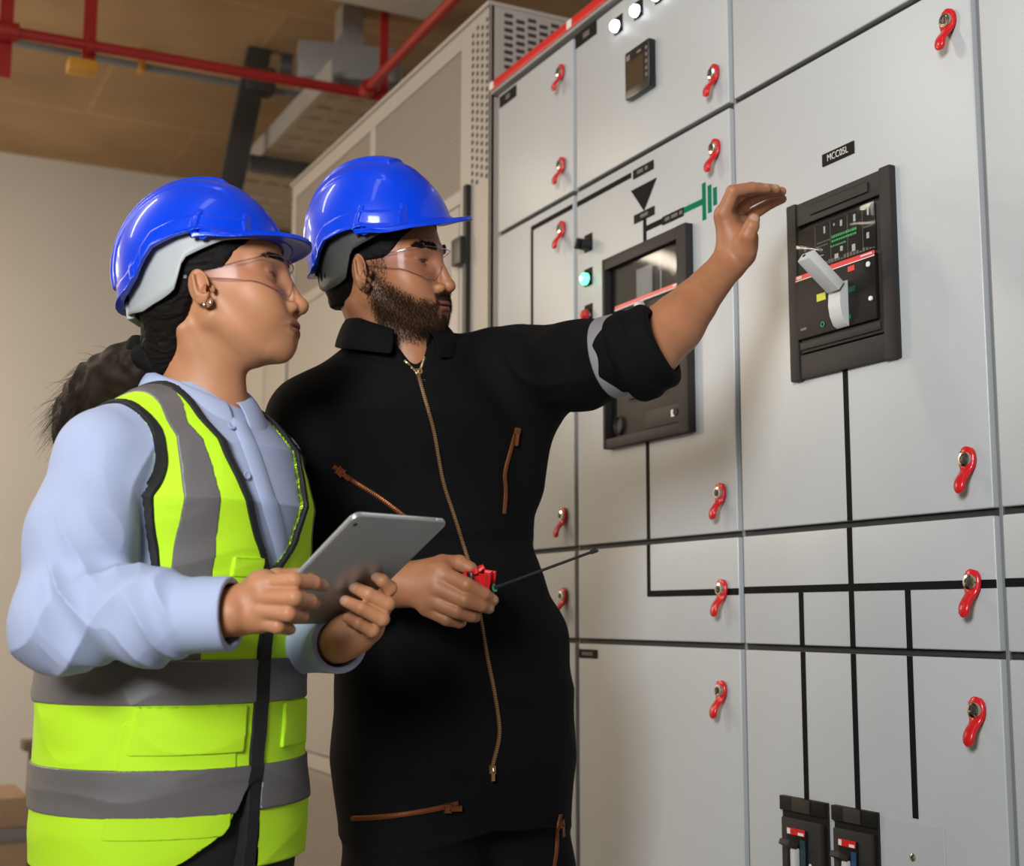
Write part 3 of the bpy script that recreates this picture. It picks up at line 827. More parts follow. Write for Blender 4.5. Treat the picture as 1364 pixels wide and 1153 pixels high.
class Field:
    FAR = 0.12
    def __init__(s): s.items = []
    def add(s, prim, k=0.0, op='u'):
        f, lo, hi = prim
        s.items.append((f, np.asarray(lo, F32), np.asarray(hi, F32), k, op)); return s
    def sub(s, prim, k=0.0): return s.add(prim, k, 's')
    def cut(s, f, k=0.0): s.items.append((f, None, None, k, 'i')); return s
    def disp(s, f): s.items.append((f, None, None, 0, 'd')); return s
    def chain(s, pts, rad, k=0.004, kin=0.003):
        c = Field()
        for i in range(len(pts) - 1): c.add(sd_cap(pts[i], pts[i + 1], rad[i], rad[i + 1]), kin if i else 0)
        return s.add(c.prim(), k)
    def prim(s):
        lo = np.min([i[1] for i in s.items if i[4] == 'u'], 0); hi = np.max([i[2] for i in s.items if i[4] == 'u'], 0)
        return s, lo, hi
    def __call__(s, p):
        d = np.full(len(p), s.FAR, F32)
        if len(p) == 0: return d
        pl = p.min(0); ph = p.max(0)
        for f, lo, hi, k, op in s.items:
            if lo is not None:
                gap = np.maximum(np.maximum(lo - ph, pl - hi), 0).max()
                if gap > (0.045 if op == 'u' else 0.0) + k: continue
            if op == 'u': d = smin(d, f(p), k)
            elif op == 's': d = smax(d, -f(p), k)
            elif op == 'i': d = smax(d, f(p), k)
            else:
                m = np.abs(d) < 0.05
                if m.any(): d[m] = d[m] + f(p[m])
        return d

def local(field, c, R, lo, hi, s=1.0):
    """field given in a local frame (columns of R are its axes in world), placed at c"""
    c = np.asarray(c, F32); R = np.asarray(R, F32)
    cs = np.array([[x, y, z] for x in (lo[0], hi[0]) for y in (lo[1], hi[1]) for z in (lo[2], hi[2])], F32) * s @ R.T + c
    return (lambda p: field(((p - c) @ R) / F32(s)) * F32(s)), cs.min(0), cs.max(0)

POOL = ThreadPoolExecutor(4)
def surface(f, lo, hi, h, steps=2):
    """sparse surface nets + projection onto the zero set; returns verts, quads, normals"""
    lo = np.asarray(lo, np.float64); hi = np.asarray(hi, np.float64)
    nb = np.maximum(np.ceil((hi - lo) / (8 * h)).astype(int), 1)
    NS = np.ceil(nb / 4).astype(int)
    N = NS * 32 + 2
    g4 = np.stack(np.meshgrid(*[np.arange(4)] * 3, indexing='ij'), -1).reshape(-1, 3)
    g9 = np.stack(np.meshgrid(*[np.arange(9)] * 3, indexing='ij'), -1).reshape(-1, 3)
    CORN = np.array([(0, 0, 0), (1, 0, 0), (0, 1, 0), (1, 1, 0), (0, 0, 1), (1, 0, 1), (0, 1, 1), (1, 1, 1)])
    EDG = [(0, 1), (2, 3), (4, 5), (6, 7), (0, 2), (1, 3), (4, 6), (5, 7), (0, 4), (1, 5), (2, 6), (3, 7)]
    def work(sb):
        b = sb * 4 + g4
        ctr = (lo + (b * 8 + 4) * h).astype(F32)
        d = f(ctr)
        act = b[np.abs(d) < 8 * h * 0.87 * 1.35 + 0.005]
        if not len(act): return None
        idx = act[:, None, :] * 8 + g9[None]
        v = f((lo + idx.reshape(-1, 3) * h).astype(F32)).reshape(-1, 9, 9, 9)
        s = v < 0
        c = [s[:, x:x + 8, y:y + 8, z:z + 8] for x, y, z in CORN]
        n = sum(q.astype(np.int8) for q in c)
        m = (n > 0) & (n < 8)
        if not m.any(): return None
        bi, i, j, k = np.nonzero(m)
        cv = np.stack([v[bi, i + x, j + y, k + z] for x, y, z in CORN], 1)
        pos = np.zeros((len(bi), 3)); cnt = np.zeros(len(bi))
        for a, e in EDG:
            va, ve = cv[:, a], cv[:, e]
            x = (va < 0) != (ve < 0)
            t = np.where(x, va / np.where(x, va - ve, 1), 0)
            pos += np.where(x[:, None], CORN[a] + t[:, None] * (CORN[e] - CORN[a]), 0); cnt += x
        cell = act[bi] * 8 + np.stack([i, j, k], 1)
        pos = lo + (cell + pos / cnt[:, None]) * h
        gid = (cell[:, 0] * N[1] + cell[:, 1]) * N[2] + cell[:, 2]
        return gid, pos, cell, (cv[:, [0, 1, 2, 4]] < 0)
    sbs = np.stack(np.meshgrid(*[np.arange(q) for q in NS], indexing='ij'), -1).reshape(-1, 3)
    dS = []
    R = 32 * h * 0.87
    def coarse(sb): return f((lo + (sb[None] * 32 + 16) * h).astype(F32))[0]
    keep = [sb for sb, dd in zip(sbs, POOL.map(coarse, sbs)) if abs(dd) < max(R * 1.3 + .02, Field.FAR + 1e-4) or R > .08]
    res = [r for r in POOL.map(work, keep) if r is not None]
    gid = np.concatenate([r[0] for r in res]); pos = np.concatenate([r[1] for r in res])
    cell = np.concatenate([r[2] for r in res]); sg = np.concatenate([r[3] for r in res])
    order = np.argsort(gid); sgid = gid[order]
    def find(c):
        g = (c[:, 0] * N[1] + c[:, 1]) * N[2] + c[:, 2]
        k = np.clip(np.searchsorted(sgid, g), 0, len(sgid) - 1)
        return np.where(sgid[k] == g, order[k], -1)
    quads = []
    for ax in range(3):
        b, c = (ax + 1) % 3, (ax + 2) % 3
        m = sg[:, 0] != sg[:, ax + 1]
        base = cell[m]; eb = np.zeros(3, int); eb[b] = 1; ec = np.zeros(3, int); ec[c] = 1
        q = np.stack([find(base), find(base - eb), find(base - eb - ec), find(base - ec)], 1)
        flip = ~sg[m, 0]
        q[flip] = q[flip][:, ::-1]
        quads.append(q[(q >= 0).all(1)])
    quads = np.concatenate(quads)
    # vertices sit in superblock order, so each slice is local
    cuts = np.cumsum([0] + [len(r[0]) for r in res])
    e = h * 0.35
    T = np.array([(1, -1, -1), (-1, -1, 1), (-1, 1, -1), (1, 1, 1)], F32)
    def fin(ab):
        v = pos[ab[0]:ab[1]].astype(F32)
        for it in range(steps + 1):
            d4 = [f(v + t * F32(e)) for t in T]
            g = sum(d[:, None] * t for d, t in zip(d4, T)) / (4 * e)
            if it < steps:
                d = sum(d4) / 4
                gg = np.maximum((g * g).sum(1), 0.25)
                v = v - np.clip(d / gg, -h * .6, h * .6)[:, None] * g
        return v, g / (np.linalg.norm(g, axis=1)[:, None] + 1e-9)
    out = list(POOL.map(fin, list(zip(cuts[:-1], cuts[1:]))))
    return np.concatenate([o[0] for o in out]), quads, np.concatenate([o[1] for o in out])

def raw_mesh(name, v, quads, nrm=None, col=None):
    me = bpy.data.meshes.new(name)
    me.vertices.add(len(v)); me.vertices.foreach_set('co', np.ascontiguousarray(v, F32).ravel())
    w = quads.shape[1]
    me.loops.add(quads.size); me.loops.foreach_set('vertex_index', np.ascontiguousarray(quads, np.int32).ravel())
    me.polygons.add(len(quads)); me.polygons.foreach_set('loop_start', np.arange(0, quads.size, w, dtype=np.int32))
    me.update(calc_edges=True)
    me.validate()
    me.polygons.foreach_set('use_smooth', np.ones(len(me.polygons), bool))
    if col is not None:
        a = me.attributes.new('Col', 'FLOAT_COLOR', 'POINT')
        a.data.foreach_set('color', np.c_[col, np.ones(len(col))].astype(F32).ravel())
    if nrm is not None and len(me.vertices) == len(v):
        me.normals_split_custom_set_from_vertices(nrm.astype(np.float64))
    return me

def sculpt(name, f, lo, hi, h, mat, parent=None, origin=None, colfn=None, steps=2, keep=None):
    v, q, n = surface(f, lo, hi, h, steps)
    org = np.array(origin if origin is not None else ((v.min(0)[0] + v.max(0)[0]) / 2, (v.min(0)[1] + v.max(0)[1]) / 2, v.min(0)[2]), F32)
    me = raw_mesh(name, v - org, q, n, colfn(v) if colfn else None)
    me.materials.append(MATS[mat])
    o = link_mesh(name, me, parent, org)
    if keep is not None: keep[name] = (v, q, n)
    return o

def tri_strands(name, roots, dirs, length, rad, bend, mat, parent, origin, segs=2):
    """many hairs as ONE mesh: each a tapered three-sided strand"""
    n = len(roots)
    roots = np.asarray(roots, F32); dirs = np.asarray(dirs, F32); length = np.asarray(length, F32)
    a = np.cross(dirs, A3(.31, .54, .78)); a /= np.linalg.norm(a, axis=1)[:, None] + 1e-9
    b = np.cross(dirs, a)
    rows = []
    for s in range(segs + 1):
        t = s / segs
        c = roots + (dirs * t + bend * (t * t)) * length[:, None]
        r = rad * (1 - .85 * t)
        rows.append(np.stack([c + (a * math.cos(x) + b * math.sin(x)) * r for x in (0, 2.094, 4.189)], 1))
    V = np.concatenate([r[:, None] for r in rows], 1).reshape(n, (segs + 1) * 3, 3)
    fs = []
    for s in range(segs):
        for k in range(3):
            k2 = (k + 1) % 3
            fs.append((s * 3 + k, s * 3 + k2, s * 3 + 3 + k2, s * 3 + 3 + k))
    Q = (np.arange(n)[:, None, None] * ((segs + 1) * 3) + np.array(fs)[None]).reshape(-1, 4)
    me = raw_mesh(name, V.reshape(-1, 3) - np.asarray(origin, F32), Q)
    me.materials.append(MATS[mat])
    return link_mesh(name, me, parent, origin)

def grid_mesh(name, G, mat, parent, origin, thick=0.0, subsurf=0):
    """G: rows x cols x 3 world points -> sheet, given thickness"""
    G = np.asarray(G, F32); r, c, _ = G.shape
    idx = np.arange(r * c).reshape(r, c)
    Q = np.stack([idx[:-1, :-1], idx[:-1, 1:], idx[1:, 1:], idx[1:, :-1]], -1).reshape(-1, 4)
    me = raw_mesh(name, G.reshape(-1, 3) - np.asarray(origin, F32), Q)
    me.materials.append(MATS[mat])
    o = link_mesh(name, me, parent, origin)
    if thick:
        md = o.modifiers.new('thickness', 'SOLIDIFY'); md.thickness = thick; md.offset = 0
    if subsurf:
        md = o.modifiers.new('smooth', 'SUBSURF'); md.levels = subsurf; md.render_levels = subsurf
    return o

def spline(pts, n=8):
    """Catmull-Rom through points"""
    p = [np.asarray(q, np.float64) for q in pts]
    p = [2 * p[0] - p[1]] + p + [2 * p[-1] - p[-2]]
    out = []
    for i in range(1, len(p) - 2):
        for k in range(n):
            t = k / n
            out.append(0.5 * (2 * p[i] + (p[i + 1] - p[i - 1]) * t + (2 * p[i - 1] - 5 * p[i] + 4 * p[i + 1] - p[i + 2]) * t * t + (3 * p[i] - p[i - 1] - 3 * p[i + 1] + p[i + 2]) * t ** 3))
    out.append(p[-2])
    return out

class Cloth:
    """finds points on a sculpted garment, for zips, piping and seams"""
    def __init__(s, vq):
        v, q, n = vq
        s.t = BVHTree.FromPolygons([tuple(x) for x in v.tolist()], [tuple(x) for x in q.tolist()])
    def at(s, px, py, lift=0.0):
        d = Vector(FW + RT * ((px - 682.0) / FPX) - UP * ((py - 576.5) / FPX)).normalized()
        loc, nrm, i, dist = s.t.ray_cast(Vector(CAM), d)
        if loc is None: return None
        if nrm.dot(d) > 0: nrm = -nrm
        return loc + nrm * lift, nrm
    def line(s, pix, lift=0.0, n=6):
        pts = [s.at(x, y, lift) for x, y in spline([np.array(q) for q in pix], n)]
        return [q for q in pts if q is not None]

def ribbon(mb, pts, width, thick):
    """flat band following (point, normal) pairs"""
    rows = []
    for i, (p, n) in enumerate(pts):
        t = (pts[min(i + 1, len(pts) - 1)][0] - pts[max(i - 1, 0)][0]).normalized()
        s = t.cross(n).normalized()
        rows.append([mb.bm.verts.new(p + s * width * a + n * thick * b) for a, b in ((-.5, -.3), (-.4, .6), (0, 1), (.4, .6), (.5, -.3))])
    for A, B in zip(rows[:-1], rows[1:]):
        for k in range(4): mb.bm.faces.new((A[k], A[k + 1], B[k + 1], B[k]))
        mb.bm.faces.new((A[4], A[0], B[0], B[4]))
    mb.bm.faces.new(rows[0]); mb.bm.faces.new(rows[-1][::-1])
    return mb
# ------------------------------------------------------------------ heads, hard hats, glasses (shared builders, head frame: x forward, y left, z up from eye level)
material('skin_man', (1, 1, 1), 0.48, attr=True, var=0.10, vscale=60, bump=0.15, bscale=900, sss=0.12, spec=0.4)
material('skin_woman', (1, 1, 1), 0.52, attr=True, var=0.06, vscale=50, bump=0.08, bscale=900, sss=0.12, spec=0.45)
material('eye_surface', (1, 1, 1), 0.08, attr=True)
material('hair_black', (0.007, 0.005, 0.004), 0.7, spec=0.15, var=0.3, vscale=90, bump=0.6, bscale=160)
material('hair_brown', (0.022, 0.012, 0.008), 0.65, spec=0.2, var=0.4, vscale=40)
material('beard_hair', (0.036, 0.020, 0.012), 0.8, spec=0.08, var=0.3, vscale=60)
material('helmet_blue', (0.0, 0.044, 0.62), 0.36, var=0.02, coat=0.30, spec=0.2)
material('harness_grey', (0.40, 0.42, 0.42), 0.5, var=0.04)
material('harness_dark', (0.06, 0.06, 0.055), 0.55, var=0.1)
material('strap_black', (0.008, 0.008, 0.008), 0.8, spec=0.1)

def frame_of(face, pitch, roll=0.0):
    """face: degrees the face is turned from the picture's right towards the camera"""
    a, b = math.radians(face), math.radians(pitch)
    fh = RH * math.cos(a) - FH * math.sin(a)
    z = np.array([0, 0, 1.0])
    f = fh * math.cos(b) + z * math.sin(b)
    u = -fh * math.sin(b) + z * math.cos(b)
    l = np.cross(u, f)
    if roll:
        c, s = math.cos(math.radians(roll)), math.sin(math.radians(roll))
        l, u = c * l + s * u, -s * l + c * u
    return np.stack([f, l, u], 1).astype(F32)

def head_field(woman=False):
    H = Field()
    H.add(sd_ell((-.012, 0, .035), (.100, .077, .088)))
    H.add(sd_ell((.030, 0, -.030), (.063, .060, .088)), .03)
    for s in (-1, 1):
        jr = .013 if woman else .017
        H.add(sd_cap((-.002, s * .052, -.052), (.060, s * (.019 if woman else .024), -.097 if not woman else -.094), jr, jr * .95), .022)
        H.add(sd_ell((.056, s * .046, -.030), (.022, .020, .022)), .028)
        H.add(sd_cap((.0835, s * .010, .017), (.064, s * .050, .014), .0085 if woman else .0110, .0085), .014)
    H.add(sd_ell((.073 if woman else .079, 0, -.098), (.016, .018, .0175)), .020)
    H.add(sd_ell((.0755, 0, -.073), (.0235, .034, .026)), .020)
    for s in (-1, 1):
        H.sub(sd_ell((.099, s * .033, -.003), (.0215, .019, .0125)), .013)
        H.add(sd_ell((.0700, s * .0325, -.002), (.0138, .0150, .0132)), .007)
        H.sub(sd_ell((.0863, s * .0325, -.0025), (.0120, .0125, .0036)), .0015)
        H.add(sd_cap((.0810, s * .0220, .0032), (.0770, s * .0455, .0010), .0024, .0022), .003)
    tip = .1075 if woman else .1095
    H.add(sd_cap((.0865, 0, .008), (tip - .004, 0, -.038), .0080, .0090), .010)
    H.add(sd_ell((tip - .001, 0, -.0435), (.0118, .0135, .0118) if woman else (.0105, .0105, .0100)), .006)
    for s in (-1, 1):
        H.add(sd_ell((tip - .0135, s * (.0155 if woman else .0142), -.0465), (.0120, .0080, .0085)), .005)
        H.sub(sd_ell((tip - .0070, s * .0072, -.0555), (.0062, .0040, .0050)), .0025)
    full = 1.18 if woman else 1.0
    H.add(sd_ell((.0868, 0, -.0685), (.0140 * (1.06 if woman else 1), .0290, .0058 * full)), .0050)
    H.add(sd_ell((.0862, 0, -.0795), (.0132 * (1.06 if woman else 1), .0255, .0062 * full)), .0050)
    H.sub(sd_ell((.1035, 0, -.0738), (.0145, .0285, .0011)), .0022)
    H.sub(sd_ell((.1075, 0, -.0905), (.0105, .016, .0085)), .009)
    for s in (-1, 1):                                     # ears
        th = math.radians(24) * s; ca, sa = math.cos(th), math.sin(th)
        R = np.array([[ca, -sa * 1, 0], [sa, ca, 0], [0, 0, 1]], F32) @ np.array([[math.cos(-.16), 0, math.sin(-.16)], [0, 1, 0], [-math.sin(-.16), 0, math.cos(-.16)]], F32)
        e = .84 if woman else 1.0
        oz = -.003 if woman else 0.0
        E = lambda x, y, z: (x, s * y, -.015 + oz + (z + .015) * e)
        rr = lambda a, b, c: (a * (.92 if woman else 1), b, c * e)
        H.add(sd_ell(E(-.008, .0815, -.013), rr(.0180, .0068, .0290), R), .004)
        H.add(sd_ell(E(-.001, .0765, -.038), rr(.0095, .0055, .0100), R), .004)
        H.sub(sd_ell(E(-.0045, .0905, -.008), rr(.0115, .0072, .0200), R), .003)
        H.add(sd_cap(E(-.013, .0865, .004), E(-.011, .0850, -.026), .0022, .0024), .004)
        H.sub(sd_ell(E(.0005, .0860, -.020), rr(.0060, .0062, .0080), R), .0025)
        H.add(sd_ell(E(.0080, .0755, -.0185), (.0036, .0036, .0055)), .005)
        H.add(sd_ell((.066, s * .036, -.054), (.020, .019, .022)), .024)
    return H
HEAD_BOX = ((-.125, -.10, -.135), (.13, .10, .135))

def beard_mask(q):
    x, y, z = q[:, 0], np.abs(q[:, 1]), q[:, 2]
    jaw = sstep(-.040, -.056, z + 0.55 * (x - .055) * (x > .02) - .25 * np.maximum(.055 - x, 0)) * sstep(-.008, .010, x)
    side = sstep(.0, .012, x) * sstep(.040, .028, x) * sstep(.030, .0, z) * sstep(.045, .055, y)
    low = sstep(-.138, -.118, z) * 1.0
    stache = sstep(-.0515, -.0575, z) * sstep(.030, .024, y) * (x > .075)
    m = np.clip(np.maximum(np.maximum(jaw * low, side * .9), stache), 0, 1)
    lips = sstep(.0225, .0195, y) * sstep(-.0895, -.0850, z) * sstep(-.0625, -.0665, z) * (x > .085)
    chinstrip = sstep(.010, .006, y) * sstep(-.0860, -.0905, z)
    m = m * (.35 + .65 * sstep(.0, .028, -(z - np.interp(x, [0, .008, .024, .048, .078, .1], [.012, .004, -.021, -.033, -.054, -.05]))) + (stache > .1) * .5).clip(0, 1)
    bare = sstep(.020, .015, y) * sstep(-.0835, -.0865, z) * sstep(-.0985, -.0925, z) * (x > .08) * (1 - chinstrip)
    return m * (1 - lips) * (1 - .75 * bare)
def lips_mask(q):
    x, y, z = q[:, 0], np.abs(q[:, 1]), q[:, 2]
    top = -.0632 - .10 * np.maximum(y - .004, 0)
    bot = -.0860 + .30 * np.maximum(y - .008, 0) ** 1.0 * .85
    return sstep(.0275, .0250, y) * sstep(0, -.0018, z - top) * sstep(0, .0018, z - bot) * sstep(.084, .089, x)

def eyeball(parent, c, R, s, gaze, scale=1.0):
    n = 24; V = []; C = []
    gz = unit(np.array(gaze, float)); a = unit(np.cross(gz, [0, 0, 1.])); b = np.cross(a, gz)
    rr = .0121
    for i in range(n + 1):
        t = PI * i / n
        for k in range(n):
            ph = 2 * PI * k / n
            d = gz * math.cos(t) + (a * math.cos(ph) + b * math.sin(ph)) * math.sin(t)
            V.append((np.array([.0700, s * .0325, -.002]) + d * rr) * scale)
            tt = math.degrees(t)
            C.append((.006, .004, .003) if tt < 11 else ((.045, .022, .010) if tt < 28 else ((.08, .05, .04) if tt < 31 else (.50, .45, .42))))
    V = np.array(V, F32) @ R.T
    Q = np.array([(i * n + k, i * n + (k + 1) % n, (i + 1) * n + (k + 1) % n, (i + 1) * n + k) for i in range(n) for k in range(n)])
    me = raw_mesh('eyeball', V, Q, None, np.array(C)); me.materials.append(MATS['eye_surface'])
    return link_mesh('eyeball', me, parent, c)

RIM = np.array([(-.20, -.015), (-.150, -.0135), (-.112, -.004), (-.094, .008), (-.078, .028), (-.062, .044), (-.030, .0525), (.010, .0575), (.030, .0525), (.050, .0485), (.098, .0465), (.2, .046)])
def rim_z(x): return np.interp(x, RIM[:, 0], RIM[:, 1]).astype(F32)
def helmet_shell_field():
    c = np.array((-.021, 0, .030), F32); r = np.array((.1265, .110, .1330), F32)
    ell = sd_ell(c, r)[0]
    def f(p):
        x, y, z = p[:, 0], p[:, 1], p[:, 2]; ay = np.abs(y)
        d = ell(p)
        ang = np.degrees(np.arctan2(z - .02, x + .02))         # 0 front, 90 top, 180 back
        on = sstep(48, 62, ang) * sstep(195, 172, np.where(ang < -90, ang + 360, ang))
        on2 = sstep(66, 70, ang) * sstep(195, 172, np.where(ang < -90, ang + 360, ang))
        d = d - .0042 * sstep(.026, .021, ay) * on2 - .0026 * sstep(.050 + .014 * np.sin(np.radians(ang)), .044 + .014 * np.sin(np.radians(ang)), ay) * on
        rz = rim_z(x)
        hgt = z - rz
        d = d - .0030 * sstep(.026, .0225, hgt) * sstep(-.085, -.080, x) * sstep(.072, .066, x)          # pressed band above the rim
        d = d - .0020 * sstep(.024, .021, hgt) * sstep(-.080, -.088, x)
        d = d - .0022 * sstep(.0045, .0025, np.abs(x - .004 - .30 * (z - .07))) * sstep(.034, .028, hgt)    # vertical slot walls
        d = d - .0022 * sstep(.0045, .0025, np.abs(x - .068)) * sstep(.036, .030, hgt)
        d = d - .0022 * sstep(.0045, .0025, np.abs(x + .100)) * sstep(.030, .024, hgt)
        lip = .0045 * sstep(.007, .001, hgt) * sstep(-.08, -.11, x) + .0035 * sstep(.006, .001, hgt)
        d = d - lip
        inner = ell(p) + .0040
        shell = np.maximum(np.maximum(d, -inner), -hgt)
        # visor
        zs = .0500 - .55 * y * y - .10 * np.maximum(x - .085, 0) + .0065 * sstep(.055, .005, x)
        plan = np.sqrt(((x + .021) / .1640) ** 2 + (y / .1135) ** 2)
        pd = (plan - 1) * .105
        edge = .0022 + .0014 * sstep(-.010, -.003, pd)
        vis = np.maximum(np.maximum(np.maximum(np.abs(z - zs) - edge, pd), -inner), -.004 - x)
        fillet = smin(shell, vis, .006)
        return fillet * .8
    return f

def rect_path(lo, hi, n): return [lo + (hi - lo) * k / (n - 1) for k in range(n)]

def make_helmet(c, R, label, tilt=0.0, scale=1.0, dark=False, lift=0.0, fwd=0.0, roll=0.0):
    Rt = np.asarray(R, np.float64)
    c = np.asarray(c, F32) + np.asarray(R, F32)[:, 2] * F32(lift) + np.asarray(R, F32)[:, 0] * F32(fwd)
    if roll:
        cr, sr = math.cos(math.radians(roll)), math.sin(math.radians(roll))
        Rt = Rt @ np.array([[1, 0, 0], [0, cr, -sr], [0, sr, cr]])
    if tilt:
        a = math.radians(tilt)
        Rt = Rt @ np.array([[math.cos(a), 0, -math.sin(a)], [0, 1, 0], [math.sin(a), 0, math.cos(a)]])
    Rt = Rt.astype(F32)
    base = np.asarray(c, F32) + Rt @ (A3(-.02, 0, .04) * scale)
    t = thing('hard_hat', base, label, 'hard hat', 'blue hard hats')
    def W(q): return (np.asarray(q, F32) * scale) @ Rt.T + np.asarray(c, F32)
    fn, lo, hi = local(helmet_shell_field(), c, Rt, (-.17, -.135, -.03), (.155, .135, .18), scale)
    sculpt('shell', fn, lo, hi, .0019, 'helmet_blue', t)
    # inner headband: one closed strap round the head
    LOWB = np.array([(-.13, -.026), (-.105, -.034), (-.094, -.036), (-.060, -.028), (-.0415, -.020), (-.030, .005), (-.0229, .023), (.035, .043), (.09, .048)])
    n = 96; G = []
    for row in range(7):
        g = []
        for k in range(n + 1):
            a = 2 * PI * k / n
            x = -.018 + .1160 * math.cos(a); y = .0980 * math.sin(a)
            z0 = float(np.interp(x, LOWB[:, 0], LOWB[:, 1])); z1 = float(rim_z(np.array([x]))[0]) + .022
            tt = row / 6
            bul = 1.0 - .05 * tt
            g.append((-.016 + (x + .016) * bul, y * bul, z0 + (z1 - z0) * tt))
        G.append(g)
    hb = grid_mesh('headband', W(np.array(G).reshape(-1, 3)).reshape(7, n + 1, 3), 'harness_dark' if dark else 'harness_grey', t, base, .0022)
    # crown straps
    mb = MB()
    for s in (-1, 1):
        for sx in (-1, 1):
            pts = [W((-.016 + sx * .075 * math.cos(b), s * .070 * math.cos(b), .060 + .085 * math.sin(b))) for b in rect_path(0, PI / 2, 9)]
            mb.tube(pts, .005, 6)
        mb.tube([W((.012 - .02 * k, s * .100, .058 - .004 * k)) for k in (0, 1)], .004, 6)
    mb.build('crown_strap', 'strap_black', t, base)
    # small loops for a chin strap, one at each side
    for s in (-1, 1):
        pts = [W((.012 + .0052 * math.cos(a), s * .1065, .0500 + .0062 * math.sin(a))) for a in rect_path(0, 2 * PI, 17)]
        MB().tube(pts, .0019, 8).build('strap_loop', 'helmet_blue', t, base)
    # ratchet at the nape
    MB().obox(W((-.126, 0, -.018)), (Rt[:, 0], Rt[:, 1], Rt[:, 2]), np.array((.014, .060, .028)) * scale, .004).build('ratchet', 'harness_grey' if not dark else 'harness_dark', t, base)
    return t

material('lens_edge', (0.45, 0.42, 0.50), 0.15, coat=0.5)
def edge_mat():
    m = clear_plastic('lens_rim', (0.80, 0.77, 0.84), 3.0)
edge_mat()
def make_glasses(c, R, label, scale=1.0):
    R = np.asarray(R, F32)
    base = np.asarray(c, F32) + R @ (A3(.09, 0, -.035) * scale)
    def W(q): return (np.asarray(q, F32) * scale) @ R.T + np.asarray(c, F32)
    t = thing('safety_glasses', base, label, 'safety glasses', 'clear safety glasses')
    n = 96; m = 12
    TH = np.radians(np.linspace(-100, 100, n))
    def xy(a, k=0.0):
        ca, sa = math.cos(a), math.sin(a)
        e = 2 / 2.7
        return (.014 + (.0875 + k) * math.copysign(abs(ca) ** e, ca), (.0745 + k) * math.copysign(abs(sa) ** e, sa))
    def zr(a):
        x, y = xy(a); ay = abs(y)
        top = .0185 - .008 * sstep(.055, .076, np.array([ay]))[0] - .004 * (x < .05) * (.05 - x) / .04
        low = np.interp(ay, [0, .008, .014, .030, .045, .060, .070, .0745], [-.010, -.012, -.022, -.0365, -.0345, -.0255, -.0165, -.0125])
        if x < .055: low = np.interp(x, [.0, .055], [-.004, -.0165 if ay > .06 else low])
        return top, low
    G = [[(*xy(a), zr(a)[1] + (zr(a)[0] - zr(a)[1]) * v) for a in TH] for v in np.linspace(0, 1, m)]
    G = np.array(G)
    grid_mesh('lens', W(G.reshape(-1, 3)).reshape(m, n, 3), 'clear_lens', t, base, .0018)
    out = [W(p) for p in G[-1]]
    lowp = [W(p) for p in G[0]]
    MB().tube(out, .0012, 6).build('lens_edge', 'lens_rim', t, base)
    MB().tube(lowp, .0010, 6).build('lens_edge', 'lens_rim', t, base)
    for s in (-1, 1):
        x0, y0 = xy(TH[-1] if s > 0 else TH[0]); tz, lz = zr(TH[-1])
        rows = []
        for u in np.linspace(0, 1, 10):
            x = x0 + (-.035 - x0) * u; y = s * (abs(y0) + .005 * math.sin(u * 2.2)); zc = (tz + lz) / 2 * (1 - u) + (.001 if u < .75 else .001 - .02 * (u - .75)) * u
            hh = (tz - lz) / 2 * (1 - u) ** 1.4 + .0045
            rows.append([(x, y, zc - hh), (x, y, zc - hh * .3), (x, y, zc + hh * .3), (x, y, zc + hh)])
        G2 = np.array(rows)
        grid_mesh('temple', W(G2.reshape(-1, 3)).reshape(10, 4, 3), 'clear_lens', t, base, .0020)
        MB().tube([W(r[3]) for r in rows], .0009, 6).build('temple_edge', 'lens_rim', t, base)
    return t

def body_colours(base, lipcol, Hd, c, R, s, beard=False, extra=None):
    c = np.asarray(c, F32); R = np.asarray(R, F32)
    def f(v):
        q = ((v - c) @ R) / F32(s)
        near = (np.abs(q) < .16).all(1)
        col = np.tile(np.array(base, F32), (len(v), 1))
        def mixc(m, cc): 
            nonlocal col
            col = col * (1 - m[:, None]) + np.array(cc, F32) * m[:, None]
        nn = noise3(v * 42.0) * .5 + noise3(v * 110.0) * .5
        mixc(np.clip((nn - .45) * 1.4, 0, .35), np.array(base) * (1.12, .92, .88))
        x, y, z = q[:, 0], np.abs(q[:, 1]), q[:, 2]
        rosy = near * sstep(.035, .0, np.sqrt((x - .07) ** 2 + (y - .042) ** 2 + (z + .035) ** 2)) * .10
        mixc(rosy, np.array(base) * (1.12, .80, .75))
        mixc(near * sstep(.016, .004, np.sqrt((x - .11) ** 2 + y ** 2 + (z + .044) ** 2)) * .35, np.array(base) * (1.10, .75, .72))
        mixc(near * lips_mask(q) * .85, lipcol)
        if beard: mixc(near * beard_mask(q) * .68, (.045, .024, .014))
        if extra is not None: col = extra(v, q, near, col)
        return col
    return f
# ------------------------------------------------------------------ the woman in the yellow vest
material('shirt_blue', (0.40, 0.46, 0.66), 0.8, var=0.05, vscale=12, bump=0.12, bscale=1400)
material('vest_yellow', (0.56, 0.93, 0.014), 0.75, var=0.04, vscale=8, bump=0.15, bscale=1500)
material('reflective_tape', (0.145, 0.135, 0.135), 0.42, var=0.10, vscale=14, bump=0.2, bscale=900, spec=0.8)
material('trim_black', (0.009, 0.009, 0.010), 0.7)
material('trouser_black', (0.010, 0.010, 0.011), 0.8, var=0.2)
material('button_blue', (0.36, 0.42, 0.62), 0.35)
material('boot_black', (0.012, 0.011, 0.010), 0.45)
material('stud_silver', (0.85, 0.85, 0.88), 0.12, metal=1.0)

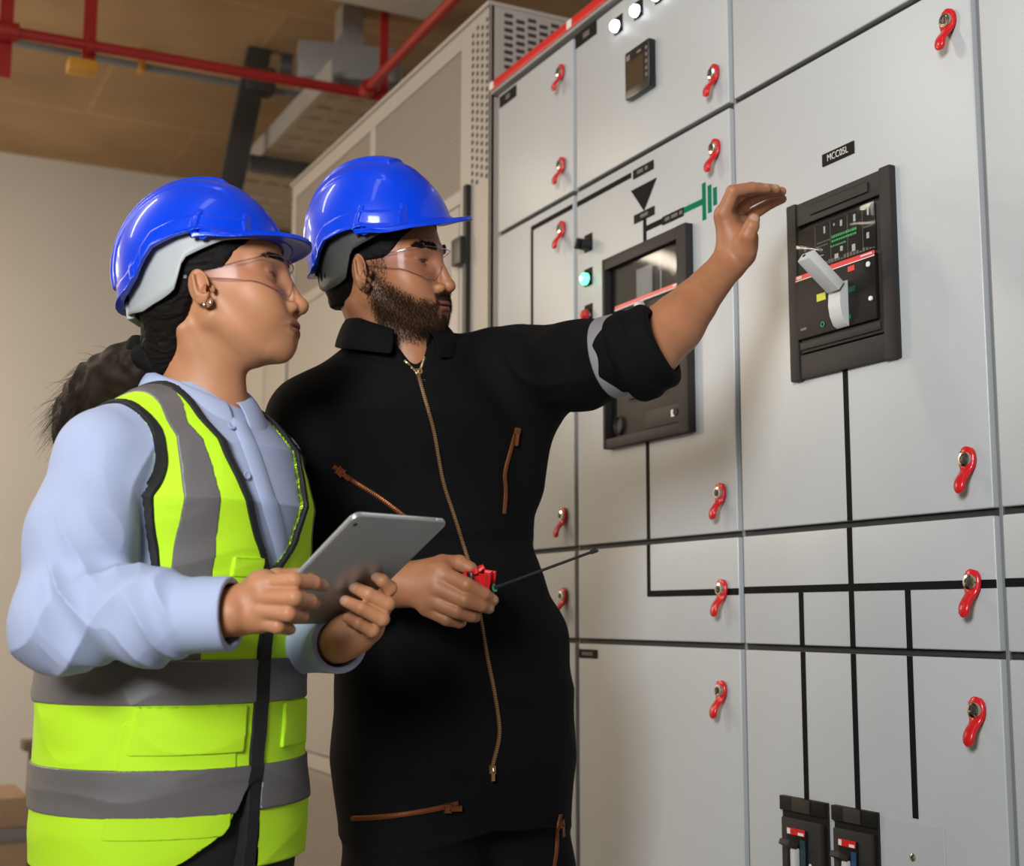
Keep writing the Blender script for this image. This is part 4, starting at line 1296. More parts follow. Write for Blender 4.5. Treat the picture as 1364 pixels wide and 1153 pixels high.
def facing(deg):
    a = math.radians(deg)
    f = RH * math.sin(a) - FH * math.cos(a)
    return f.astype(F32), np.cross([0, 0, 1.0], f).astype(F32)
UPZ = A3(0, 0, 1)
def sd_cyl(a, b, r0, r1, rnd=0.004):
    a = np.asarray(a, F32); b = np.asarray(b, F32); ax = b - a; L = float(np.linalg.norm(ax)); ax = ax / L
    def f(p):
        q = p - a; h = q @ ax
        r = np.sqrt(np.maximum((q * q).sum(1) - h * h, 0))
        R = r0 + (r1 - r0) * np.clip(h / L, 0, 1)
        dx = r - R + rnd; dy = np.abs(h - L / 2) - L / 2 + rnd
        return np.minimum(np.maximum(dx, dy), 0) + np.sqrt(np.maximum(dx, 0) ** 2 + np.maximum(dy, 0) ** 2) - rnd
    m = max(r0, r1)
    return f, np.minimum(a, b) - m, np.maximum(a, b) + m
def plane_cut(pt, n):
    pt = np.asarray(pt, F32); n = np.asarray(n, F32)
    return lambda p: (p - pt) @ n

def sleeve(pts, rad, k=.03):
    """tube of cloth ending in an open cuff"""
    S = Field()
    for i in range(len(pts) - 1): S.add(sd_cap(pts[i], pts[i + 1], rad[i], rad[i + 1]), k if i else 0)
    d = unit(pts[-1] - pts[-2]).astype(F32)
    S.cut(plane_cut(pts[-1], d))
    S.sub(sd_cap(pts[-1] - d * .025, pts[-1] + d * .06, rad[-1] - .0065, rad[-1] - .0060))
    return S

def folds(p, axis, along, across, seed=0.0):
    """soft directional creases: stretched noise"""
    axis = np.asarray(axis, F32)
    t = p @ axis
    q = p - t[:, None] * axis
    w = noise3(p * 9.0 + seed) * 1.2
    s = np.stack([t * across + w * 1.6, (q @ A3(.6, .8, 0)) * along + seed + w, (q @ A3(-.3, .2, .93)) * along + w], 1)
    n = noise3(s)
    return (1 - np.abs(2 * n - 1)) - .5

def crease(p, axis, along, across, seed=0.0):
    """sharper cloth creases: ridges of stretched noise"""
    axis = np.asarray(axis, F32)
    t = p @ axis
    q = p - t[:, None] * axis
    w = noise3(p * 7.0 + seed)
    s = np.stack([t * across + w * 2.2, (q @ A3(.6, .8, 0)) * along + seed, (q @ A3(-.3, .2, .93)) * along], 1)
    r = 1 - np.abs(2 * noise3(s) - 1)
    return r * r * 1.3 - .45

def collar(name, mat, parent, c, fv, lv, tilt, pmax, rb, rt, ht, ro, ho, thick=.003, ell=1.0, n=49):
    """shirt collar: stand plus turned-down fall; the value lists run from the nape (0) to the front point (1)"""
    c = np.asarray(c, np.float64); fv = np.asarray(fv, np.float64); lv = np.asarray(lv, np.float64)
    G = [[], [], [], [], []]
    for k in range(n):
        t = -1 + 2 * k / (n - 1); a = abs(t); ps = t * math.radians(pmax)
        u = np.linspace(0, 1, len(rb))
        g = lambda L: float(np.interp(a, np.linspace(0, 1, len(L)), L))
        def pt(r, h):
            d = -fv * math.cos(ps) * ell + lv * math.sin(ps)
            return c + d * r + np.array([0, 0, 1.0]) * (h + tilt * math.cos(ps) * r)
        G[0].append(pt(g(rb), -.012)); G[1].append(pt((g(rb) + g(rt)) / 2, g(ht) * .5)); G[2].append(pt(g(rt), g(ht)))
        G[3].append(pt(g(rt) + (g(ro) - g(rt)) * .45 + .004, g(ht) + (g(ho) - g(ht)) * .30)); G[4].append(pt(g(ro), g(ho)))
    return grid_mesh(name, np.array(G), mat, parent, tuple(c), thick, 2)

fW, lW = facing(58)
HW_C = P3(293, 384, 1.90); HW_R = frame_of(3, 9); HW_S = 1.03
fWc, lWc = facing(50)
def at_xy(px, py, d):
    p = P3(px, py, d); return float(p[0]), float(p[1])
def wrow(z, px, d, a, b, off=0.0):
    """ellipse row whose centre projects to column px at height z"""
    py = 818 - (z - 1.1) * 1788 / d
    p = P3(px, py, d)
    return (z, float(p[0]) + fW[0] * off, float(p[1]) + fW[1] * off, a, b)
TORSO_W = [wrow(.66, 228, 1.90, .198, .178), wrow(.82, 228, 1.90, .200, .181), wrow(.95, 231, 1.90, .194, .178), wrow(1.06, 234, 1.90, .188, .172),
           wrow(1.16, 235, 1.90, .190, .172, .004), wrow(1.25, 238, 1.90, .192, .172, .010), wrow(1.33, 246, 1.90, .178, .142, .006),
           wrow(1.375, 252, 1.90, .140, .100, 0), wrow(1.405, 258, 1.90, .092, .070, 0), wrow(1.425, 262, 1.90, .056, .050)]
RS, RE, RWr = P3(142, 610, 1.745), P3(79, 827, 1.640), P3(309, 817, 1.600)
LS, LE, LWr = P3(350, 622, 2.05), P3(370, 852, 1.985), P3(453, 856, 1.800)

W_ = thing('person', (float(P3(224, 900, 1.9)[0]), float(P3(224, 900, 1.9)[1]), 0), 'person in yellow safety vest and pale blue shirt holding a tablet', 'person')
WO = W_.location

# --- shirt
def torso_w(shrink):
    f, lo, hi = sd_loft(TORSO_W, lW, fW)
    return (lambda p: f(p) + F32(shrink)), lo, hi
def shoulders_w(F, grow):
    F.add(sd_cap(P3(258, 572, 1.90), RS, .052 + grow, .060 + grow), .03)
    F.add(sd_cap(P3(268, 572, 1.92), LS, .052 + grow, .058 + grow), .03)
SH = Field()
SH.add(torso_w(.005))
shoulders_w(SH, .001)
armR = sleeve([RS, (RS + RE) / 2 + (P3(105, 700, 1.66) - P3(108, 700, 1.66)), RE, (RE + RWr) / 2, RWr], [.060, .061, .052, .0465, .0430])
armL = sleeve([LS, LE, LWr], [.058, .050, .0385])
dR = unit(RWr - RE).astype(F32); dL = unit(LWr - LE).astype(F32)
SH.add(armR.prim(), .018); SH.add(armL.prim(), .018)
cf = Field(); cf.add(sd_cyl(RWr - dR * .066, RWr, .0455, .0445, .002)); cf.sub(sd_cap(RWr - dR * .03, RWr + dR * .06, .0365, .0375))
SH.add(cf.prim(), 0)
cf = Field(); cf.add(sd_cyl(LWr - dL * .060, LWr, .0420, .0410, .002)); cf.sub(sd_cap(LWr - dL * .03, LWr + dL * .06, .0325, .0330))
SH.add(cf.prim(), 0)
axU = unit(RE - RS).astype(F32)
def shirt_folds(p):
    dE = np.sqrt(((p - RE) ** 2).sum(1)); t = np.clip((p - RE) @ dR / np.linalg.norm(RWr - RE), 0, 1)
    low = sstep(.20, .02, np.abs((p - RE) @ np.cross(dR, axU).astype(F32)) * 0 + np.sqrt(((p - RE - t[:, None] * (RWr - RE)) ** 2).sum(1)))
    fore = low * sstep(.80, .62, t) * sstep(-.02, .1, t)
    near = np.sqrt(((p - RE) ** 2).sum(1))
    upper = sstep(.36, .10, np.abs((p - RS) @ axU - .12)) * (1 - fore)
    diag = unit(dR * .80 + np.array([0, 0, 1.]) * .55).astype(F32)
    a = crease(p, diag, 6.0, 30.0, 3.1) * .0120 * fore
    b = crease(p, unit(axU * .6 + .8 * dR).astype(F32), 5.0, 17.0, 7.7) * .0095 * sstep(.24, .05, near)
    c = crease(p, unit(np.cross(axU, dR) + .15 * axU).astype(F32), 3.5, 15.0, 1.3) * .0070 * (1 - fore) * sstep(.40, .30, near) * sstep(.74, .55, t)
    return -(a + b + c) + .0015 * sstep(.74, .55, t)
SH.disp(shirt_folds)
SHIRT = {}
sculpt('shirt', SH, WO_lo := A3(*(np.minimum.reduce([RE, LE, RWr, A3(TORSO_W[0][1], TORSO_W[0][2], 1)]) - .27)) * A3(1, 1, 0) + A3(0, 0, .92), A3(*(np.maximum.reduce([RS, LS, LWr, RWr]) + .16)), .0030, 'shirt_blue', W_, tuple(WO), keep=SHIRT)
sh_obj = [o for o in W_.children if o.name.startswith('shirt')][0]
SHC = Cloth(SHIRT['shirt'])

# --- safety vest: torso solid with armholes, neck opening and hem cut away
VF = Field(); VF.add(torso_w(0.0)); shoulders_w(VF, .006)
def vuw(p):
    c = A3(TORSO_W[4][1], TORSO_W[4][2], 0)
    q = p - c
    return q @ lW, q @ fW, p[:, 2]
NECK_R = np.array([(1.150, -.004), (1.165, -.006), (1.20, -.028), (1.25, -.052), (1.31, -.074), (1.36, -.086), (1.40, -.088), (1.44, -.084), (1.5, -.080)])
NECK_L = np.array([(1.150, .004), (1.165, .010), (1.20, .040), (1.25, .060), (1.31, .070), (1.36, .076), (1.40, .080), (1.44, .080), (1.5, .078)])
def ahR(p):
    """right armhole: an oval seen from her side, limited to the outer shoulder"""
    u, v, z = vuw(p)
    hz = np.where(z > 1.190, .215, .105).astype(F32)
    a, b = v / np.interp(z, [1.20, 1.25, 1.30], [.108, .112, .130]).astype(F32), (z - 1.190) / hz
    k0 = (a ** 4 + b ** 4) ** .25
    us = np.interp(z, [1.05, 1.20, 1.30, 1.34, 1.37], [-.085, -.120, -.152, -.156, -.166]).astype(F32)
    return smax((k0 - 1) * .105, (u - us) * .85, .030)
ahL = sd_cap(LS + A3(0, 0, .01), LS + (LE - LS) * .55, .066, .076)[0]
def neck_d(p):
    u, v, z = vuw(p)
    a = np.interp(z, NECK_R[:, 0], NECK_R[:, 1]).astype(F32); b = np.interp(z, NECK_L[:, 0], NECK_L[:, 1]).astype(F32)
    d = np.maximum(a - u, u - b) * .8
    d = np.maximum(d, 1.155 - z)
    d = np.maximum(d, np.where(z > 1.405, -.06, .0) - v)
    return d
def hem_d(p):
    u, v, z = vuw(p)
    front = sstep(.02, .06, v)
    rise = .062 * sstep(.125, .006, .004 - u) + .052 * sstep(.045, .0, .004 - u)
    h = .768 + front * rise * sstep(.0180, .0165, u)
    return (h - z) * .8
vest_wr = lambda p: -(folds(p, unit(lW * .5 + UPZ).astype(F32), 4.0, 9.0, 12.3)) * .0052 - folds(p, UPZ, 2.0, 16.0, 5.5) * .0025
def vest_base(grow):
    def f(p):
        d = VF(p)
        m = np.abs(d) < .05
        if m.any(): d[m] = d[m] + vest_wr(p[m]).astype(F32)
        return d - F32(grow)
    return f
def vest_cut(grow, extra=None, trim=None):
    b = vest_base(grow)
    def f(p):
        d = b(p)
        m = np.abs(d) < .06
        if not m.any(): return d
        q = p[m]
        cutd = np.maximum(np.maximum(-ahR(q), -ahL(q)), np.maximum(-neck_d(q), hem_d(q)))
        dd = np.maximum(d[m], cutd)
        if extra is not None: dd = np.maximum(dd, extra(q))
        d[m] = dd
        return d
    return f
VLO, VHI = VF.prim()[1] * A3(1, 1, 0) + A3(0, 0, .72) - A3(.02, .02, 0), VF.prim()[2] + .02
VEST = {}
vest = sculpt('safety_vest', vest_cut(0), VLO, VHI, .0030, 'vest_yellow', W_, tuple(WO), keep=VEST)
VC = Cloth(VEST['safety_vest'])
def vest_part(name, grow, region, mat, h=.003, lo=VLO, hi=VHI):
    return sculpt(name, vest_cut(grow, region), lo, hi, h, mat, vest, tuple(WO), steps=1)
def band(z0, z1, slope=0.0):
    def f(p):
        u, v, z = vuw(p)
        zz = z + slope * u
        return np.maximum(z0 - zz, zz - z1)
    return f
def braces(uc, zlo):
    uc = np.array(uc)
    def f(p):
        u, v, z = vuw(p)
        c = np.interp(z, uc[:, 0], uc[:, 1]).astype(F32)
        w = np.interp(z, uc[:, 0], uc[:, 2]).astype(F32)
        return np.maximum(np.maximum(np.abs(u - c) - w, zlo - z), -v - .02)
    return f
vest_part('reflective_stripe', .0030, band(.985, 1.043), 'reflective_tape')
vest_part('reflective_stripe', .0032, band(.843, .904), 'reflective_tape')
vest_part('reflective_stripe', .0016, braces([(1.0, -.108, .0245), (1.214, -.1135, .0225), (1.30, -.1195, .0180), (1.352, -.126, .0130), (1.40, -.112, .0150)], 1.043), 'reflective_tape')
vest_part('reflective_stripe', .0016, braces([(1.0, .12, .02), (1.2, .135, .02), (1.30, .130, .018), (1.42, .115, .015)], 1.043), 'reflective_tape')
def near_edge(p):
    u, v, z = vuw(p)
    return np.minimum(np.minimum(np.abs(ahR(p) - .003), np.abs(ahL(p) - .004)), np.minimum(np.abs(neck_d(p) - .003), np.abs(hem_d(p) + .004) + .4)) - .0056
vest_part('edge_piping', .0034, near_edge, 'trim_black', .0027)
def zip_band(p):
    u, v, z = vuw(p)
    return np.maximum(np.maximum(np.abs(u - .003) - .0125, z - 1.165), -v)
vest_part('zip', .0040, zip_band, 'trim_black')
def tail(p):
    u, v, z = vuw(p)
    return np.maximum(np.maximum(np.abs(u - .0075) - .0108, np.abs(z - .83) - .068), -v)
_vb = vest_base(.0012)
sculpt('zip_tail', lambda p: np.maximum(_vb(p), tail(p)), VLO, VHI, .003, 'trim_black', vest, tuple(WO), steps=1)
def pocket(u0, u1, z0, z1):
    def f(p):
        u, v, z = vuw(p)
        return np.maximum(np.maximum(np.maximum(u0 - u, u - u1), np.maximum(z0 - z, z - z1)), -v)
    return f
vest_part('chest_pocket', .0022, pocket(-.062, -.022, 1.100, 1.172), 'vest_yellow')
vest_part('pocket_flap', .0045, pocket(-.066, -.018, 1.150, 1.176), 'vest_yellow')
vest_part('lower_pocket', .0022, pocket(-.150, -.030, .815, .965), 'vest_yellow')
vest_part('pocket_flap', .0055, pocket(-.145, -.022, .922, .984), 'vest_yellow')
vest_part('pocket_flap', .0055, pocket(.050, .13, .922, .984), 'vest_yellow')

# --- collar, placket and buttons
collar('collar', 'shirt_blue', sh_obj, P3(265, 534, 1.90), fWc, lWc, .28, 172, [.060, .061, .062, .060], [.0585, .060, .062, .066], [.038, .036, .030, .012], [.078, .085, .097, .096], [-.004, -.012, -.026, -.046], .0028, 1.12)
mb = MB(); pl = SHC.line([(318, 560), (335, 600), (352, 650), (368, 700), (380, 752)], .0006)
if len(pl) > 3: ribbon(mb, pl, .030, .0022).build('button_placket', 'shirt_blue', sh_obj, tuple(WO))
for px, py in ((307, 570), (327, 634)):
    r = SHC.at(px, py, .0026)
    if r: MB().lathe(r[0], r[1], [(0, 0), (.0055, 0), (.0058, .0012), (.0045, .0022), (.0032, .0014), (0, .0014)], 16).build('button', 'button_blue', sh_obj)

# --- body: head, neck, arms and hands in one skin
B = Field()
HF = head_field(True)
B.add(local(HF, HW_C, HW_R, HEAD_BOX[0], HEAD_BOX[1], HW_S))
hw = lambda *q: HW_C + HW_R @ (A3(*q) * HW_S)
B.add(sd_cap(hw(-.030, 0, -.050), P3(266, 545, 1.905), .0505, .054), .022)
B.add(sd_cap(hw(-.020, 0, -.085), P3(292, 545, 1.885), .036, .038), .02)
for s in (-1, 1): B.add(sd_cap(hw(-.045, s * .045, -.060), P3(300, 556, 1.885), .0100, .0085), .016)
B.add(sd_cap(P3(266, 545, 1.905), P3(262, 640, 1.90), .05, .06), .04)
mid = P3(262, 590, 1.90)
for S, E_, Wp in ((RS, RE, RWr), (LS, LE, LWr)):
    B.add(sd_cap(mid, S, .04, .038), .02); B.add(sd_cap(S, E_, .040, .034), .02); B.add(sd_cap(E_, Wp, .034, .0255), .01)
# right hand closed on the near edge of the tablet
dz = .018
def hp(px, py, d): return P3(px, py, d + dz)
RWk = hp(322, 812, 1.600)
B.add(sd_cap(RWr - dR * .03, RWk, .0290, .0280), .01)
B.add(sd_cap(RWk, hp(350, 784, 1.588), .0250, .0215), .012); B.add(sd_cap(RWk, hp(344, 818, 1.585), .0250, .0200), .012)
B.add(sd_cap(hp(350, 784, 1.588), hp(346, 820, 1.585), .0200, .0180), .012)
FG = [([(352, 777, 1.580), (392, 773, 1.568), (418, 776, 1.592), (431, 780, 1.612)], [.0112, .0100, .0088, .0074]),
      ([(350, 795, 1.572), (392, 796, 1.558), (413, 801, 1.584), (419, 803, 1.608)], [.0114, .0103, .0090, .0076]),
      ([(347, 812, 1.572), (384, 817, 1.560), (401, 820, 1.586), (404, 821, 1.606)], [.0108, .0097, .0085, .0074]),
      ([(343, 827, 1.578), (370, 834, 1.568), (384, 837, 1.590), (387, 838, 1.606)], [.0098, .0086, .0076, .0066])]
for pts, rad in FG: B.chain([hp(*q) for q in pts], rad, .0045, .002)
B.chain([hp(335, 795, 1.620), hp(368, 770, 1.640), hp(394, 768, 1.650), hp(410, 764, 1.648)], [.015, .0125, .0105, .009], .010, .003)
# left hand behind and under the far edge
LWk = P3(462, 848, 1.778)
B.add(sd_cap(LWr - dL * .02, LWk, .026, .026), .01)
B.add(sd_cap(LWk, P3(492, 836, 1.772), .0250, .0190), .014); B.add(sd_cap(LWk, P3(506, 806, 1.785), .0220, .0160), .014)
B.add(sd_cap(P3(476, 846, 1.768), P3(500, 812, 1.770), .019, .017), .014)
FL = [([(507, 797, 1.778), (519, 783, 1.752), (509, 773, 1.742), (501, 768, 1.748)], [.0105, .0098, .0086, .0074]),
      ([(506, 815, 1.768), (516, 804, 1.738), (491, 791, 1.730), (472, 782, 1.742)], [.0112, .0102, .0090, .0078]),
      ([(499, 830, 1.764), (509, 824, 1.734), (481, 810, 1.724), (460, 800, 1.738)], [.0108, .0098, .0087, .0076]),
      ([(488, 842, 1.762), (496, 840, 1.738), (477, 830, 1.730), (463, 823, 1.740)], [.0098, .0086, .0077, .0068])]
for pts, rad in FL: B.chain([P3(*q) for q in pts], rad, .0045, .002)
B.chain([P3(470, 836, 1.800), P3(480, 800, 1.820), P3(470, 775, 1.815), P3(460, 762, 1.805)], [.014, .012, .0105, .009], .010, .003)
WSKIN = (0.47, 0.215, 0.105)
NAILS_W = [P3(499, 767, 1.741), P3(470, 780, 1.735), P3(458, 798, 1.731), hp(432, 779, 1.604)]
def extra_w(v, q, near, col):
    for nl in NAILS_W:
        m = sstep(.0075, .0055, np.sqrt(((v - nl) ** 2).sum(1)))
        col = col * (1 - m[:, None]) + np.array((.52, .29, .21), F32) * m[:, None]
    # sparse darker hairline and brow shade under the brow strands
    x, y, z = q[:, 0], np.abs(q[:, 1]), q[:, 2]
    return col
BODY = {}
lo = np.minimum.reduce([RE, LS, RWr, LWr]) - .09; hi = np.maximum.reduce([HW_C, LS, LWr]) + .16
lo[2] = RWr[2] - .10
sculpt('body', B, lo, hi, .0020, 'skin_woman', W_, tuple(WO), body_colours(WSKIN, (.26, .075, .055), HF, HW_C, HW_R, HW_S, False, extra_w), keep=BODY)
for s in (-1, 1): eyeball(W_, HW_C, HW_R * F32(1), s, (1, .12, .14), HW_S)

# --- hair: cap under the helmet, tied tail at the nape
HC = Field()
hc = Field()
hc.add(sd_ell((-.014, 0, .034), (.1035, .0795, .0905)))
hc.add(sd_cap((-.060, -.030, -.020), (-.072, -.012, -.062), .042, .034), .03); hc.add(sd_cap((-.060, .030, -.020), (-.072, .012, -.062), .042, .034), .03)
hc.add(sd_cap((-.074, 0, -.050), (-.088, 0, -.090), .030, .024), .02)
def hairline(p):
    x, y, z = p[:, 0], np.abs(p[:, 1]), p[:, 2]
    lim = np.where(z > .006, .020 + (z - .006) * .95 + .10 * np.maximum(.075 - y, 0), np.where(z > -.03, -.020 - .25 * (.006 - z), -.030 - (-.03 - z) * .55))
    return (x - lim) * .7
hc.cut(hairline, .004)
hc.disp(lambda p: -(1 - np.abs(2 * noise3(p * np.array((26, 210, 150), F32)) - 1)) * .0022)
hfn, hlo, hhi = local(hc, HW_C, HW_R, (-.15, -.10, -.13), (.09, .10, .13), HW_S)
hair = sculpt('hair', hfn, hlo, hhi, .0022, 'hair_black', W_, tuple(WO))
tie = P3(196, 478, 1.905)
T = Field()
for px, py, d, r in ((183, 462, 1.905, .0150), (192, 474, 1.885, .0165), (205, 480, 1.880, .0170), (190, 470, 1.925, .0160), (206, 470, 1.925, .0165), (215, 488, 1.90, .0150)):
    T.add(sd_ell(P3(px, py, d), (r, r, r)), .006)
T.add(sd_cap(P3(205, 470, 1.90), P3(216, 492, 1.90), .020, .020), .006)
T.disp(lambda p: -noise3(p * 130) * .003)
sculpt('hair_tie', T, P3(196, 475, 1.9) - .06, P3(196, 475, 1.9) + .06, .002, 'strap_black', hair, tuple(WO))
nstr = 9000
rs = np.random.RandomState(5)
path = np.array([P3(205, 482, 1.90), P3(172, 498, 1.935), P3(142, 522, 1.965), P3(118, 560, 1.985), P3(108, 610, 1.99)])
t0 = rs.rand(nstr) ** 1.1 * .72; seg = t0 * (len(path) - 1)
i0 = np.clip(seg.astype(int), 0, len(path) - 2); fr = (seg - i0)[:, None]
roots = path[i0] * (1 - fr) + path[i0 + 1] * fr
tang = path[i0 + 1] - path[i0]; tang /= np.linalg.norm(tang, axis=1)[:, None]
rad = .010 + .036 * np.sin(np.clip(t0 * 1.5, 0, 1) * PI * .62)
off = rs.normal(size=(nstr, 3)); off -= (off * tang).sum(1)[:, None] * tang
off = off / np.linalg.norm(off, axis=1)[:, None] * (rad * np.sqrt(rs.rand(nstr)))[:, None]
dirs = tang + off * 6.0 + rs.normal(size=(nstr, 3)) * .30
dirs /= np.linalg.norm(dirs, axis=1)[:, None]
tri_strands('ponytail', roots + off, dirs, (.026 + .034 * rs.rand(nstr)) * (.7 + .5 * t0), .0006, np.array([[-.05, .05, -.45]]), 'hair_brown', hair, tuple(WO), 3)
tc = Field(); tc.chain([A3(*q) for q in path], [.016, .036, .042, .040, .030], 0, .03)
tc.disp(lambda p: -noise3(p * 60) * .010)
sculpt('ponytail_core', tc, path.min(0) - .06, path.max(0) + .06, .004, 'hair_brown', hair, tuple(WO))
# brows and baby hairs
v, q, nn = BODY['body']
ql = ((v - HW_C) @ HW_R) / F32(HW_S); nl = nn @ HW_R
def brow_pick(ql, zc, thick, dens, rs):
    x, y, z = ql[:, 0], np.abs(ql[:, 1]), ql[:, 2]
    zz = zc + .0035 * np.sin(np.clip((y - .012) / .042, 0, 1) * PI) - .03 * np.maximum(y - .045, 0)
    th = thick * sstep(.058, .040, y) * sstep(.010, .015, y)
    ok = (x > .05) & (np.abs(z - zz) < th) & (y > .010) & (y < .056)
    return np.nonzero(ok)[0]
idx = brow_pick(ql, .0185, .0036, 1, rs)
idx = idx[rs.randint(0, len(idx), 900)]
rp = ql[idx] + rs.normal(size=(900, 3)) * .0006
dd = np.stack([np.full(900, -.25), np.sign(ql[idx, 1]) * .9, .35 - 8 * (np.abs(ql[idx, 1]) - .028)], 1) + nl[idx] * .28
dd /= np.linalg.norm(dd, axis=1)[:, None]
tri_strands('eyebrow', HW_C + (rp * HW_S) @ HW_R.T, dd @ HW_R.T, .006 + .003 * rs.rand(900), .00030, np.zeros((1, 3)), 'hair_black', W_, tuple(WO))
for q in ((-.004, -.0835, -.042), (.004, -.0815, -.0405)):
    MB().lathe(hw(*q), tuple(-HW_R[:, 1] * 1.0), [(0, -.001), (.0028, 0), (.0026, .0016), (0, .0028)], 12).build('ear_stud', 'stud_silver', W_)

# --- trousers, legs and boots below the vest
TR = Field()
def wz(px, z, d): return P3(px, 818 - (z - 1.1) * 1788 / d, d)
hipR, hipL = wz(195, .80, 1.83), wz(265, .80, 1.97)
TR.add(sd_loft([wrow(.70, 228, 1.9, .178, .156), wrow(.80, 228, 1.9, .189, .170), wrow(.91, 230, 1.9, .184, .168), wrow(1.0, 232, 1.9, .165, .145)], lW, fW))
for hpnt, dx in ((hipR, 0), (hipL, 0)):
    kn = A3(hpnt[0] + .01, hpnt[1], .48); an = A3(hpnt[0], hpnt[1], .10)
    TR.add(sd_cap(hpnt, kn, .092, .068), .05); TR.add(sd_cap(kn, an, .066, .056), .02)
TR.disp(lambda p: -folds(p, UPZ, 3, 9, 2.2) * .004)
sculpt('trousers', TR, A3(WO[0] - .3, WO[1] - .3, .06), A3(WO[0] + .3, WO[1] + .3, 1.02), .006, 'trouser_black', W_, tuple(WO))
for hpnt in (hipR, hipL):
    b = Field(); a = A3(hpnt[0], hpnt[1], .045)
    b.add(sd_cap(a, a + fW * .15, .044, .036)); b.add(sd_cap(a + UPZ * .01, a + UPZ * .11, .046, .05), .02)
    b.cut(lambda p: -p[:, 2] + .001)
    sculpt('boot', b, a - .12, a + .26, .004, 'boot_black', W_, tuple(WO))

make_helmet(HW_C, HW_R, 'blue hard hat on the person in the yellow vest', scale=.965, fwd=-.001)
make_glasses(HW_C, HW_R, 'clear safety glasses worn by the person in the yellow vest', HW_S)

# --- tablet held in both hands
material('tablet_alu', (0.36, 0.36, 0.36), 0.36, metal=0.55, var=0.03)
material('tablet_edge', (0.80, 0.80, 0.80), 0.25, metal=0.8)
material('screen_black', (0.010, 0.010, 0.012), 0.08)
TL = P3(475, 687, 1.60)
e1 = unit(RT * .105 - UP * .017 + FW * .133); 
e2 = -(RT * .141 + UP * .141 - FW * .093); e2 = unit(e2 - e1 * (e2 @ e1))
nb_ = np.cross(e1, e2)
if nb_ @ FW > 0: nb_ = -nb_                          # towards the camera: the back of the tablet
TW, TLn, TT = .170, .226, .0075
tcn = np.asarray(TL, float) + e1 * TW / 2 + e2 * TLn / 2 - nb_ * TT / 2
tb = thing('tablet', tuple(tcn), 'silver tablet seen from behind, held in both hands over the yellow vest', 'tablet')
def rounded(w, h, r, n=6):
    out = []
    for cx, cy, a0 in ((w / 2 - r, h / 2 - r, 0), (-w / 2 + r, h / 2 - r, 90), (-w / 2 + r, -h / 2 + r, 180), (w / 2 - r, -h / 2 + r, 270)):
        for k in range(n + 1):
            a = math.radians(a0 + 90 * k / n); out.append((cx + r * math.cos(a), cy + r * math.sin(a)))
    return out
def slab(mb, layers, cen):
    rows = []
    for w, h, r, dpt in layers:
        rows.append([mb.bm.verts.new(Vector(cen + e1 * x + e2 * y + nb_ * dpt)) for x, y in rounded(w, h, r)])
    for A, B2 in zip(rows[:-1], rows[1:]):
        for k in range(len(A)): mb.bm.faces.new((A[k], A[(k + 1) % len(A)], B2[(k + 1) % len(A)], B2[k]))
    mb.bm.faces.new(rows[0]); mb.bm.faces.new(rows[-1])
    return mb
slab(MB(), [(TW - .001, TLn - .001, .0115, -TT / 2), (TW, TLn, .012, -TT / 2 + .001), (TW, TLn, .012, TT / 2 - .003), (TW - .0016, TLn - .0016, .0112, TT / 2 - .0012), (TW - .006, TLn - .006, .009, TT / 2)], tcn).build('tablet_back', 'tablet_alu', tb, angle=30)
slab(MB(), [(TW + .0006, TLn + .0006, .0123, -TT / 2 + .0012), (TW + .0006, TLn + .0006, .0123, TT / 2 - .0034)], tcn).build('side_band', 'tablet_edge', tb)
slab(MB(), [(TW - .003, TLn - .003, .010, -TT / 2 - .0006), (TW - .003, TLn - .003, .010, -TT / 2 + .0002)], tcn).build('screen', 'screen_black', tb)
MB().lathe(tcn + e1 * (-TW / 2 + .011) + e2 * (-TLn / 2 + .016) + nb_ * TT / 2, tuple(nb_), [(.0032, 0), (.0032, .0004), (.0018, .0005), (0, .0002)], 14).build('camera_lens', 'screen_black', tb)
MB().tube([tcn + e1 * (TW / 2 - .012) + e2 * (-TLn / 2 - .0003) - nb_ * .0005, tcn + e1 * (TW / 2 - .022) + e2 * (-TLn / 2 - .0003) - nb_ * .0005], .0012, 8).build('power_button', 'tablet_edge', tb)
# ------------------------------------------------------------------ the man in the black jumpsuit
material('jumpsuit_black', (0.0048, 0.0046, 0.0050), 0.85, var=0.2, vscale=10, bump=0.2, bscale=1200, spec=0.10)
material('zip_brown', (0.13, 0.05, 0.016), 0.45, metal=0.35)
material('zip_gold', (0.34, 0.22, 0.10), 0.38, metal=0.6)
material('zip_copper', (0.23, 0.075, 0.024), 0.36, metal=0.7)
material('zip_brass', (0.70, 0.55, 0.30), 0.30, metal=0.9)
material('silver_tape', (0.22, 0.215, 0.22), 0.45, var=0.08)
material('radio_red', (0.60, 0.012, 0.018), 0.28, var=0.04, coat=0.4)
material('radio_black', (0.010, 0.010, 0.010), 0.4)
material('ring_green', (0.02, 0.30, 0.16), 0.35)

